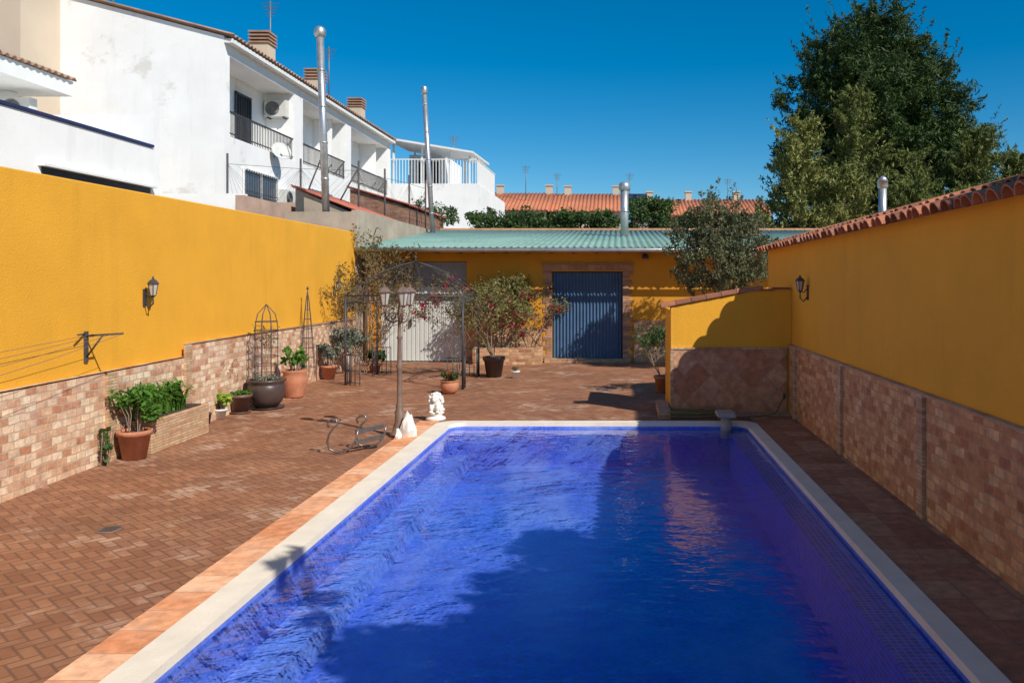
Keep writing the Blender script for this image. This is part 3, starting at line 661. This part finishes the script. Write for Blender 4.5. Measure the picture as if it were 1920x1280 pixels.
def bush(name,x0,x1,y,z1,label,mat,n=60,ls=.09,zr=1.2,dep=.9,per=60,cat='hedge'):
    C=[]
    t=Thing(name,((x0+x1)/2,y,0),label,cat); tr=MB()
    for i in range(n):
        x=R.uniform(x0,x1); z=z1-abs(R.gauss(0,.5))*zr; rc=R.uniform(.2,.45)
        C.append(clump_pts((x,y+R.uniform(-dep,dep),z+R.uniform(-.1,.15)),(rc,rc,rc*.7),per))
    for i in range(max(3,n//8)):
        x=R.uniform(x0+.1,x1-.1); tr.tube([(x,y,0),(x+R.uniform(-.2,.2),y,z1*.6),(x+R.uniform(-.3,.3),y,z1-.15)],[.05,.035,.01],5)
    lf=MB(); lf.leaves(np.concatenate(C),ls,.5); t.part('stems',tr,m_bark); t.part('foliage',lf,mat)
bush('hedge',-6.3,-.1,34,4.95,'clipped green hedge beyond the garage roof',m_leafm,230,zr=1.2,ls=.07)
bush('hedge_bush',.4,2.4,35,5.7,'rounded dark green bush beyond the roof',m_leafm,90,zr=1.8,cat='bush',ls=.07)
bush('hedge',2.5,9.5,36,5.0,'low green hedge and shrubs beyond the wall',m_leafm,160,zr=1.5)
bush('hedge_bush',-8.2,-6.8,33,5.3,'straggly bush near the white house',m_leafm,30,zr=1.0,cat='bush',ls=.06)
def twigtree(name,x,y,z0,h,spread,nst,depth,leafn,ls,mat,label,tmat=m_twig,r0=.03,lr=.12,cat='tree',lean=0,extra=None,leafw=.4):
    t=Thing(name,(x,y,z0),label,cat); mb=MB(); tips=[]
    for i in range(nst):
        an=R.uniform(0,6.283); d=Vector((math.cos(an)*spread*.5+lean,math.sin(an)*spread*.5,1))
        grow(mb,(x+math.cos(an)*.05,y+math.sin(an)*.05,z0),d,h*.42,r0,depth,tips,spread,.12)
    t.part('branches',mb,tmat)
    C=[]
    for tp in tips: C.append(clump_pts(tp,(lr,lr,lr),leafn))
    lf=MB(); lf.leaves(np.concatenate(C),ls,leafw); t.part('foliage',lf,mat)
    if extra:
        ch=[tp for tp in tips if extra[1](tp)]; C=[clump_pts(tp,(.08,.08,.08),11) for tp in ch]
        if C: f=MB(); f.leaves(np.concatenate(C),.032,.8); t.part('flowers',f,extra[0],kind='stuff')
    return t
ol=[(2.3,19,3.3,.75),(1.75,19,3.0,.60),(2.95,19,3.1,.65),(2.35,18.7,2.5,.75),(1.65,18.9,2.3,.5),(3.0,18.9,2.4,.6),(2.6,19.1,3.85,.45),(2.05,19,3.85,.40),(3.3,19.2,3.4,.35),(1.4,19,3.45,.3)]
lobetree(2.4,19,ol,'compact olive tree with fine grey green leaves',m_leafo,1500,.042,'olive_tree',.10,0,3.2,sub=110,rk=(.14,.30),twigs=True,spray=.35)
twigtree('climbing_shrub',-3.1,20.9,.2,1.9,.75,10,3,24,.042,m_leafv,'leafy yellow green climber on the garage wall with red flowers',m_twig,.02,.18,'shrub',0,(m_flow,lambda p:R.random()<.10))
twigtree('climbing_shrub',-2.8,17.9,.45,1.5,.75,5,3,12,.035,m_leafv,'twiggy shrub growing from a dark pot',m_twig,.014,.13,'shrub',0,(m_flow,lambda p:(p[0]>-2.5 and R.random()<.25)))
twigtree('climbing_shrub',-2.25,20.9,.1,1.8,.55,5,3,13,.038,m_leafv,'sprawling climber with few magenta flowers beside the blue door',m_twig,.014,.15,'shrub',0,(m_flow,lambda p:R.random()<.25))
twigtree('climbing_vine',-6.35,20.2,0,2.9,.55,7,3,22,.04,m_leafy,'dry brownish vine in the corner of the yard',m_twig,.02,.18,'vine')
twigtree('climbing_vine',-5.85,18.3,0,2.2,.4,4,3,11,.034,m_leafy,'dry vine tangled up the side of the gazebo',m_twig,.010,.13,'vine')
twigtree('climbing_vine',-3.6,18.1,0,2.2,.5,4,3,11,.03,m_leafy,'thin climber on the iron gazebo with a few magenta flowers',m_twig,.010,.13,'vine',0,(m_flow,lambda p:R.random()<.12))
twigtree('potted_shrub',.85,15.3,.28,1.0,.5,4,3,12,.03,m_leafm,'dark leafy shrub beside the partition wall',m_twig,.012,.10,'shrub')
twigtree('corner_shrub',-6.35,18.6,0,1.1,.5,5,2,20,.045,m_leafs,'grey green spiky shrub at the foot of the wall',m_twig,.012,.12,'shrub')
lob=[(3.5,.4,5.0,.9),(4.5,1.2,5.0,1.35),(5.5,2.9,5.0,1.25),(4.6,3.7,4.9,.8),(4.1,2.7,4.9,.6),(2.7,.1,5.0,.55),(6.2,1.4,5.5,1.3),(4.0,-1.0,5.0,1.3),(5.2,-2.0,5.2,1.5),(6.6,4.2,4.8,.8),(2.0,2.3,5.0,.32)]  # last small lobe is an added clump, placed to cast a round pool shadow
lobetree(5.2,.2,lob,'broad shade tree standing outside the garden wall',m_leafh,1700,.10,'shade_tree',.2,0,5.2,sub=38,rk=(.24,.42))

# ------------------------------------------------------------ pots
def pot(x,y,d,h,mat,label,plant=None,mat2=None,ph=.3,pr=None,n=300,ls=.05,style='taper',flow=None,name='potted_plant',saucer=False):
    t=Thing(name,(x,y,0),label,'potted plant','pots along the patio'); r=d/2
    mb=MB()
    if style=='taper': prof=[(r*.66,0),(r*.9,h*.82),(r*1.0,h*.83),(r*1.02,h),(r*.9,h),(r*.86,h*.86),(.01,h*.85)]
    elif style=='round': prof=[(r*.55,0),(r*.8,h*.2),(r*.98,h*.5),(r*.93,h*.8),(r*.86,h*.86),(r*1.0,h*.93),(r*1.02,h),(r*.88,h),(r*.82,h*.86),(.01,h*.85)]
    else: prof=[(r*.62,0),(r*.66,h*.05),(r*.95,h*.55),(r*1.0,h*.72),(r*.86,h*.86),(r*1.0,h*.95),(r*1.0,h),(r*.86,h),(r*.8,h*.86),(.01,h*.85)]
    mb.lathe(prof,(x,y,.006+(.02 if saucer else 0)),28); t.part('pot',mb,mat)
    if saucer: mb=MB(); mb.lathe([(r*.8,0),(r*.95,.03),(r*.9,.03),(r*.7,.015)],(x,y,.004),24); t.part('saucer',mb,mat)
    mb=MB(); mb.lathe([(r*.84,h*.87),(.3*r,h*.9)],(x,y,.02),16); t.part('soil',mb,m_soil)
    if plant:
        pr=pr or r; C=[]; st=MB()
        for k in range(14):
            an=R.uniform(0,6.283); q=R.uniform(0,1)**.5*pr; e=(x+math.cos(an)*q,y+math.sin(an)*q,h+ph*R.uniform(.4,1))
            st.tube([(x+math.cos(an)*r*.3,y+math.sin(an)*r*.3,h*.88),((x+e[0])/2,(y+e[1])/2,h+ph*.4),e],[.008,.006,.003],4,cap=False)
            C.append(clump_pts(e,(pr*.35,pr*.35,ph*.25),max(3,n//14)))
        lf=MB(); lf.leaves(np.concatenate(C),ls,.55); t.part('stems',st,m_twig); t.part('foliage',lf,plant)
        if flow: f=MB(); f.leaves(clump_pts((x,y,h+ph*.6),(pr,pr,ph*.5),30),.03,.9); t.part('flowers',f,flow,kind='stuff')
    return t
pot(-5.78,9.55,.38,.34,m_pot,'terracotta pot with lush green geranium',m_leafg,ph=.45,pr=.24,n=520,ls=.04)
pot(-6.13,11.9,.14,.16,m_potd,'tiny black plastic pot',None)
pot(-6.15,12.35,.2,.15,m_whitep,'small white pot with lime green foliage',m_leafl,ph=.2,pr=.15,n=260,ls=.035)
pot(-6.1,12.9,.36,.28,m_potb,'brown pot with low green plant',m_leafg,ph=.07,pr=.14,n=200,ls=.03,saucer=True)
pot(-5.9,13.4,.62,.46,m_potd,'large dark brown pot with saucer and wire frame',m_leafs,ph=.08,pr=.2,n=140,ls=.03,style='round',saucer=True)
pot(-5.93,14.65,.46,.5,m_pot,'large terracotta urn with green shrub',m_leafg,ph=.38,pr=.22,n=200,ls=.05,style='urn')
pot(-6.3,17.4,.34,.3,m_pot,'terracotta pot with silvery lavender',m_leafs,ph=.4,pr=.22,n=700,ls=.035)
pot(-6.55,16.2,.3,.25,m_pot,'small terracotta pot at the wall',m_leafm,ph=.25,pr=.15,n=300,ls=.04)
pot(-3.2,15.15,.36,.25,m_pot,'terracotta bowl with leafy plant beside the gazebo',m_leafm,ph=.14,pr=.16,n=200,ls=.04,flow=m_flowr,style='round')
pot(-2.78,17.85,.5,.45,m_potd,'large dark pot in front of the climbing shrub',None,style='taper')
pot(-2.27,17.6,.2,.16,m_whitep,'small white pot with dry stalks',m_leafy,ph=.08,pr=.06,n=50,ls=.03)
pot(.85,15.3,.36,.32,m_pot,'terracotta pot in the shade of the wall',None)
pot(-5.7,18.7,.3,.2,m_pot,'terracotta pot under the gazebo',m_leafm,ph=.3,pr=.2,n=300,ls=.05)
t=Thing('brick_planter',(-5.95,10.5,0),'low planter of thin pale bricks with broad green leaves','planter')
mb=MB(); mb.hexa([(-6.0,9.82,0),(-5.72,9.80,0),(-5.76,11.25,0),(-6.12,11.25,0)],[(-6.0,9.82,.40),(-5.72,9.80,.40),(-5.76,11.25,.40),(-6.12,11.25,.40)]); t.part('wall',mb,m_thinY,bevel=.008)
mb=MB(); mb.hexa([(-5.98,9.9,.402),(-5.79,9.9,.402),(-5.82,11.15,.402),(-6.06,11.15,.402)],[(-5.98,9.9,.42),(-5.79,9.9,.42),(-5.82,11.15,.42),(-6.06,11.15,.42)]); t.part('soil',mb,m_soil)
lf=MB()
for k in range(150):
    y=R.uniform(9.85,10.8); x=-5.9+R.uniform(-.07,.07); an=R.uniform(0,6.283); L=R.uniform(.2,.46); w=R.uniform(.018,.034); hh=R.uniform(.2,.42)
    d=Vector((math.cos(an),math.sin(an),0)); s_=Vector((-d.y,d.x,0)); vs=[]
    for j in range(5):
        u=j/4; p=Vector((x,y,.41))+d*L*u*u*.8+Vector((0,0,hh*math.sin(u*2.1))); ww=w*(1-u*u*.9); vs+=[p+s_*ww,p-s_*ww]
    lf.add(vs,[(2*j,2*j+1,2*j+3,2*j+2) for j in range(4)])
t.part('foliage',lf,m_leafg)
mb=MB(); C=np.concatenate([clump_pts((lx(9.15)+.14,9.2,R.uniform(.05,.4)),(.06,.07,.08),9) for _ in range(8)]); st=MB()
for k in range(5): st.tube([(lx(9.2)+.12,9.15+k*.04,0),(lx(9.2)+.16,9.12+k*.05,.4)],.006,4)
t=Thing('ivy_plant',(lx(9.15)+.15,9.2,0),'small trailing ivy at the foot of the stone base','plant'); mb.leaves(C,.035,.7); t.part('foliage',mb,m_leafm); t.part('stems',st,m_twig)

def obelisk(x,y,z0,z1,r,label,dome=True,nv=8):
    t=Thing('plant_support',(x,y,z0),label,'trellis'); mb=MB()
    for k in range(nv):
        a=2*math.pi*k/nv; pts=[]
        for j in range(9):
            u=j/8
            rr=(r if u<.65 else r*math.sqrt(max(0,1-((u-.65)/.35)**2))) if dome else r*(1-u)**.8
            pts.append((x+rr*math.cos(a),y+rr*math.sin(a),z0+(z1-z0)*u))
        mb.tube(pts,.007,4)
    for j in range(1,8):
        u=j/9; rr=(r if u<.65 else r*math.sqrt(max(0,1-((u-.65)/.35)**2))) if dome else r*(1-u)**.8
        mb.tube([(x+rr*math.cos(2*math.pi*q/20),y+rr*math.sin(2*math.pi*q/20),z0+(z1-z0)*u) for q in range(21)],.006,4)
    t.part('wire_frame',mb,m_rust)
    if not dome: f=MB(); f.lathe([(.005,0),(.03,.03),(.005,.08)],(x,y,z1),8); t.part('finial',f,m_rust)
    return t
obelisk(-5.9,13.4,.44,1.74,.19,'domed wire plant support standing in the dark pot')
obelisk(-6.3,16.2,.2,1.95,.17,'tapering iron obelisk trellis by the wall',False,6)
twigtree('thin_climber',-5.9,13.4,.44,1.0,.25,4,2,3,.025,m_leafy,'thin climbing stems inside the wire frame',m_twig,.006,.08,'plant')
twigtree('wall_climber',lx(12.9)+.1,12.9,.0,1.0,.3,3,2,8,.025,m_leafy,'dry climber against the stone base',m_twig,.006,.08,'plant')

# ------------------------------------------------------------ gazebo
t=Thing('iron_gazebo',(-4.35,17.1,0),'wrought iron garden gazebo with open domed roof','gazebo')
cs=[(-5.6,16.4),(-3.07,15.75),(-3.15,18.0),(-5.55,18.4)]; top=1.83; ap=Vector((-4.34,17.1,2.55))
for i,(x,y) in enumerate(cs):
    posts=MB()
    for nb in(cs[(i+1)%4],cs[(i-1)%4]):
        d=Vector((nb[0]-x,nb[1]-y,0)).normalized()
        for k in range(1,4):
            q=Vector((x,y,0))+d*.11*k; posts.tube([q,q+Vector((0,0,.62))],.009,5)
        q=Vector((x,y,0))+d*.33
        for z in(.06,.3,.62): posts.tube([(x,y,z),(q.x,q.y,z)],.010,5)
        pts=[]
        for j in range(9):
            u=j/8*math.pi/2; pts.append(Vector((x,y,1.30))+d*(.5*(1-math.cos(u)))+Vector((0,0,.5*math.sin(u))))
        posts.tube(pts,.010,5)
        c=Vector((x,y,1.62))+d*.16; posts.tube([c+d*(.11*(1-q_/16)*math.cos(q_*.75))+Vector((0,0,.11*(1-q_/16)*math.sin(q_*.75))) for q_ in range(15)],.007,4)
    posts.tube([(x,y,0),(x,y,top)],.022,8)
    t.part('post',posts,m_iron)
rail=MB()
for i in range(4):
    a=Vector((*cs[i],top));b=Vector((*cs[(i+1)%4],top)); rail.tube([a,b],.013,6); rail.tube([a-Vector((0,0,.14)),b-Vector((0,0,.14))],.008,6)
    n=8
    for k in range(n):
        c=a.lerp(b,(k+.5)/n)-Vector((0,0,.07)); d=(b-a).normalized()
        rail.tube([c+d*.05*math.cos(q)+Vector((0,0,.05*math.sin(q))) for q in [2*math.pi*z/10 for z in range(11)]],.005,4)
t.part('frieze',rail,m_iron)
ribs=MB(); base=[]
for i in range(4):
    a=Vector((*cs[i],top)); b=Vector((*cs[(i+1)%4],top)); base+=[a,a.lerp(b,.33),a.lerp(b,.66)]
def rib(a,u): 
    p=a.lerp(ap,u); p.z=a.z+(ap.z-a.z)*(u+.17*math.sin(u*math.pi)); return p
for i,a in enumerate(base): ribs.tube([rib(a,j/8) for j in range(9)],.014 if i%3==0 else .007,5)
for u in(.35,.7):
    pts=[rib(a,u) for a in base]; ribs.tube(pts+[pts[0]],.007,4)
t.part('roof_ribs',ribs,m_iron)
f=MB(); f.lathe([(.01,-.02),(.035,.02),(.015,.06),(.03,.09),(.003,.14)],tuple(ap),10); t.part('finial',f,m_iron)

# ------------------------------------------------------------ lanterns
def lantern_parts(t,x,y,z,s,fm,par=None):
    mb=MB(); mb.lathe([(s*.28,0),(s*.5,s*1.15)],(x,y,z),6); g=t.part('lantern_glass',mb,m_glass,parent=par)
    mb=MB()
    for k in range(6):
        a=math.pi*k/3; mb.tube([(x+s*.29*math.cos(a),y+s*.29*math.sin(a),z),(x+s*.51*math.cos(a),y+s*.51*math.sin(a),z+s*1.15)],s*.05,4)
    mb.lathe([(s*.1,-s*.2),(s*.3,-s*.06),(s*.31,0.0)],(x,y,z),6)
    mb.lathe([(s*.62,s*1.15),(s*.64,s*1.2),(s*.4,s*1.5),(s*.2,s*1.62),(s*.1,s*1.72),(s*.12,s*1.8),(s*.02,s*1.98)],(x,y,z),6)
    t.part('lantern_frame',mb,fm,parent=par)
def wall_lantern(x,y,z,sx,label,s=.12):
    t=Thing('wall_lantern',(x,y,z),label,'wall lamp','lanterns on the garden walls')
    mb=MB(); mb.box(min(x,x+sx*.02),max(x,x+sx*.02),y-.03,y+.03,z-.20,z+.02)
    mb.tube([(x+sx*.02,y,z-.16),(x+sx*.07,y,z-.22),(x+sx*.12,y,z-.17),(x+sx*.12,y,z-.08)],.010,6); mb.tube([(x+sx*.02,y,z-.04),(x+sx*.07,y,z-.09),(x+sx*.12,y,z-.08)],.007,5); t.part('bracket',mb,m_iron)
    lantern_parts(t,x+sx*.12,y,z-.06,s,m_iron)
wall_lantern(lx(10.3),10.3,2.0,1,'black iron lantern fixed to the sunlit yellow wall',.125)
wall_lantern(2.75,11.6,2.05,-1,'black iron lantern on the shaded yellow wall',.115)
wall_lantern(lx(18.6),18.6,2.0,1,'black iron lantern near the corner of the yellow wall',.13)
t=Thing('garden_lamp_post',(-3.0,10.95,0),'brown cast metal garden lamp post with three lanterns','lamp post')
mb=MB(); mb.lathe([(.13,0),(.13,.03),(.10,.05),(.085,.12),(.06,.2),(.065,.33),(.045,.36),(.05,.40),(.036,.45),(.034,.9),(.045,.93),(.034,.96),(.028,1.3),(.038,1.33),(.028,1.36),(.024,1.62),(.04,1.65),(.02,1.70),(.012,1.86),(.02,1.89),(.002,1.93)],(-3.0,10.95,.018),16); t.part('post',mb,m_bronze)
for k,an in enumerate((185,62,-62)):
    a=math.radians(an); d=Vector((math.cos(a),math.sin(a),0)); b=Vector((-3.0,10.95,1.60))
    mb=MB(); mb.tube([b,b+d*.08+Vector((0,0,-.05)),b+d*.17+Vector((0,0,.0)),b+d*.2+Vector((0,0,.10)),b+d*.2+Vector((0,0,.19))],.013,6)
    ar=t.part('arm',mb,m_bronze)
    mb=MB(); c=b+d*.09+Vector((0,0,.035)); mb.tube([c+d*(.06*(1-q/14)*math.cos(q*.8))+Vector((0,0,.06*(1-q/14)*math.sin(q*.8))) for q in range(12)],.008,4); t.part('scroll',mb,m_bronze,parent=ar)
    e=b+d*.2; lantern_parts(t,e.x,e.y,1.80,.145,m_bronze,par=ar)
# ------------------------------------------------------------ lion statue
X,Y=-2.80,12.25
t=Thing('lion_statue',(X,Y,0),'small white plaster sitting lion statue on a round base','statue')
mb=MB(); mb.lathe([(.15,0),(.15,.035),(.12,.05),(.09,.07),(.12,.10),(.13,.12),(.11,.125)],(X,Y,.004),24); t.part('plinth',mb,m_statue)
body=MB()
def blob(mb,c,r,n=14,jit=0):
    vs=[];m=n//2
    for i in range(m+1):
        ph=math.pi*i/m
        for q in range(n):
            a=2*math.pi*q/n; k=1+jit*math.sin(a*5+ph*3)*math.sin(ph)
            vs.append((c[0]+r[0]*k*math.sin(ph)*math.cos(a),c[1]+r[1]*k*math.sin(ph)*math.sin(a),c[2]+r[2]*math.cos(ph)))
    mb.add(vs,[(i*n+q,i*n+(q+1)%n,(i+1)*n+(q+1)%n,(i+1)*n+q) for i in range(m) for q in range(n)],True)
blob(body,(X,Y+.03,.20),(.11,.10,.09)); blob(body,(X,Y-.0,.26),(.10,.08,.08))
blob(body,(X+.075,Y+.0,.165),(.045,.08,.05)); blob(body,(X-.075,Y,.165),(.045,.08,.05))
for s_ in(-1,1):
    body.tube([(X+s_*.045,Y-.05,.27),(X+s_*.05,Y-.085,.2),(X+s_*.05,Y-.09,.145)],[.038,.034,.030],10); blob(body,(X+s_*.05,Y-.105,.14),(.033,.04,.018))
body.tube([(X+.05,Y+.1,.14),(X+.12,Y+.06,.15),(X+.12,Y-.02,.17)],[.015,.013,.02],8)
t.part('body',body,m_statue)
mane=MB(); R2=random.Random(3)
for k in range(90):
    a=R2.uniform(0,6.283); ph=R2.uniform(.0,1); rr=.105*(.5+.55*ph); 
    blob(mane,(X+rr*math.cos(a),Y-.01+R2.uniform(-.03,.05),.31+rr*.9*math.sin(a)),(.028,.03,.028),8)
blob(mane,(X,Y+.0,.32),(.10,.06,.095)); t.part('mane',mane,m_statue)
head=MB(); blob(head,(X,Y-.055,.335),(.06,.05,.058)); blob(head,(X,Y-.105,.315),(.033,.035,.027)); blob(head,(X-.024,Y-.095,.355),(.012,.01,.01),8); blob(head,(X+.024,Y-.095,.355),(.012,.01,.01),8)
blob(head,(X-.055,Y-.03,.395),(.02,.012,.02),8); blob(head,(X+.055,Y-.03,.395),(.02,.012,.02),8); t.part('head',head,m_statue)
# ------------------------------------------------------------ pool ladder
t=Thing('pool_ladder',(-3.4,10.0,0),'tarnished curled steel pool ladder rails standing on the paving','pool ladder')
for off in((0,0,0),(.26,.30,.02)):
    mb=MB(); pts=[]
    for p in[(-3.55,9.80,.33),(-3.57,9.80,.38),(-3.53,9.80,.42),(-3.46,9.80,.42),(-3.44,9.80,.37),(-3.50,9.80,.32),(-3.55,9.80,.24),(-3.57,9.80,.15),(-3.54,9.80,.06),(-3.47,9.81,.025),(-3.38,9.82,.03),(-3.29,9.85,.08),(-3.24,9.88,.18),(-3.22,9.90,.30)]:
        pts.append((p[0]+off[0],p[1]+off[1],p[2]))
    mb.tube(pts,.013,10); t.part('rail',mb,m_chrome)
for k in range(2):
    a=Vector((-3.255,9.87,.13+.13*k)); b=a+Vector((.26,.30,0.02))
    w=Vector((0,0,.03)); n=Vector((.014,-.006,0))
    mb=MB(); mb.hexa([a-w,b-w,b-w+n,a-w+n],[a+w,b+w,b+w+n,a+w+n]); t.part('tread',mb,m_chrome,bevel=.003)
for (x,y,s_) in((-2.86,10.85,.19),(-2.95,10.7,.08)):
    mb=MB(); vs=[];n=9
    prof=[(1,0),(1.05,.5),(.85,1.0),(.5,1.5),(.1,1.6)]
    for r,z in prof:
        for q in range(n): a=2*math.pi*q/n; k=s_*.55*r*(1+R.uniform(-.22,.22)); vs.append((x+k*math.cos(a),y+k*math.sin(a)*.8,.02+z*s_*R.uniform(.85,1.15)*1.0))
    mb.add(vs,[(i*n+q,i*n+(q+1)%n,(i+1)*n+(q+1)%n,(i+1)*n+q) for i in range(4) for q in range(n)]+[tuple(reversed(range(n))),tuple(range(4*n,5*n))])
    mb.obj('white_stone',m_statue,(x,y,0),label='broken white stone lump at the foot of the lamp post',category='stone')
t=Thing('pool_spout',(1.57,11.9,0),'short grey concrete water spout standing at the pool edge','water spout')
mb=MB(); mb.lathe([(.085,-.2),(.08,.0),(.075,.10)],(1.58,11.76,.03),12); t.part('column',mb,m_grey)
mb=MB(); mb.box(1.45,1.71,11.64,12.05,.132,.19); t.part('top_slab',mb,m_grey,bevel=.012)
t=Thing('garden_hose',(1.6,12.35,0),'coiled yellowish garden hose on the paving','hose')
mb=MB(); pts=[]
for q in range(90): a=q*.42; rr=.16+.10*math.sin(q*.13); pts.append((1.15+rr*1.9*math.cos(a),12.36+rr*.7*math.sin(a),.045+.0012*q))
mb.tube(pts,.010,6); t.part('coil',mb,m_hose)
mb=MB(); mb.tube([(1.45,12.35,.04),(1.8,12.3,.035),(2.2,12.4,.035),(2.45,12.5,.06),(2.6,12.58,.3)],.010,6); t.part('free_end',mb,m_hose)
mb=MB(); mb.lathe([(.02,0),(.025,.04),(.012,.09)],(2.6,12.56,.28),8); t.part('nozzle',mb,m_iron)
mb=MB(); mb.box(.62,.80,12.3,13.4,.002,.14); mb.obj('brick_step',m_thinX,(.7,12.8,0),label='low brick step beside the partition wall',category='step')
t=Thing('drain_cover',(-4.33,6.8,0),'round metal drain cover set in the paving','drain cover')
mb=MB(); mb.lathe([(.10,.001),(.10,.006),(.085,.007)],(-4.33,6.8,0),24); t.part('rim',mb,m_bronze)
mb=MB()
for k in range(5): mb.box(-4.39,-4.27,6.74+k*.03,6.755+k*.03,.0075,.010)
t.part('grating',mb,m_rust)
t=Thing('clothes_line',(lx(9.05),9.05,1.5),'folding metal clothes line bracket with thin lines','clothes line')
x0=lx(9.05); mb=MB(); mb.box(x0,x0+.02,9.02,9.08,1.2,1.55); mb.tube([(x0+.01,9.05,1.5),(x0+.46,9.0,1.53)],.013,6); mb.tube([(x0+.01,9.05,1.25),(x0+.22,9.02,1.51)],.010,6); mb.tube([(x0-.0,9.05,1.52),(x0+.12,8.75,1.53)],.01,6); t.part('bracket',mb,m_rust)
mb=MB()
for k in range(4):
    xx=.1+k*.11; pts=[]
    for j in range(13): u=j/12; y=9.03-u*8; pts.append((lx(y)+xx,y,1.52-.28*math.sin(u*math.pi)*(.5+.25*k)))
    mb.tube(pts,.0025,4,cap=False)
t.part('lines',mb,m_wire)

# ------------------------------------------------------------ light, sky, camera
w=bpy.data.worlds.new('World'); scene.world=w; w.use_nodes=True; nt=w.node_tree
bg=nt.nodes['Background']; sky=nt.nodes.new('ShaderNodeTexSky'); sky.sky_type='NISHITA'; sky.sun_disc=False
sd=Vector((1,-.88,1.2)).normalized()
sky.sun_elevation=math.asin(sd.z); sky.sun_rotation=math.atan2(sd.x,sd.y); sky.air_density=1.0; sky.dust_density=.1; sky.ozone_density=4.5; sky.altitude=600
hs=nt.nodes.new('ShaderNodeHueSaturation'); hs.inputs['Saturation'].default_value=1.45; hs.inputs['Hue'].default_value=.492; nt.links.new(sky.outputs[0],hs.inputs['Color'])
nt.links.new(hs.outputs[0],bg.inputs[0]); bg.inputs[1].default_value=.105
l=bpy.data.lights.new('sun','SUN'); l.energy=5.0; l.angle=math.radians(.53); l.color=(1,.95,.86)
lo=bpy.data.objects.new('sun',l); COL.objects.link(lo); lo.rotation_euler=(-sd).to_track_quat('-Z','Y').to_euler(); lo.location=(10,-8,15)
cam=bpy.data.cameras.new('camera'); cam.sensor_width=36; cam.lens=28.125; cam.shift_x=-200/1920; cam.shift_y=-110/1920; cam.clip_end=2000; cam.clip_start=.05
co=bpy.data.objects.new('camera',cam); COL.objects.link(co); co.location=(0,0,2.1); co.rotation_euler=(math.radians(90),0,0); scene.camera=co
scene.view_settings.view_transform='Standard'; scene.view_settings.look='None'; scene.view_settings.exposure=0
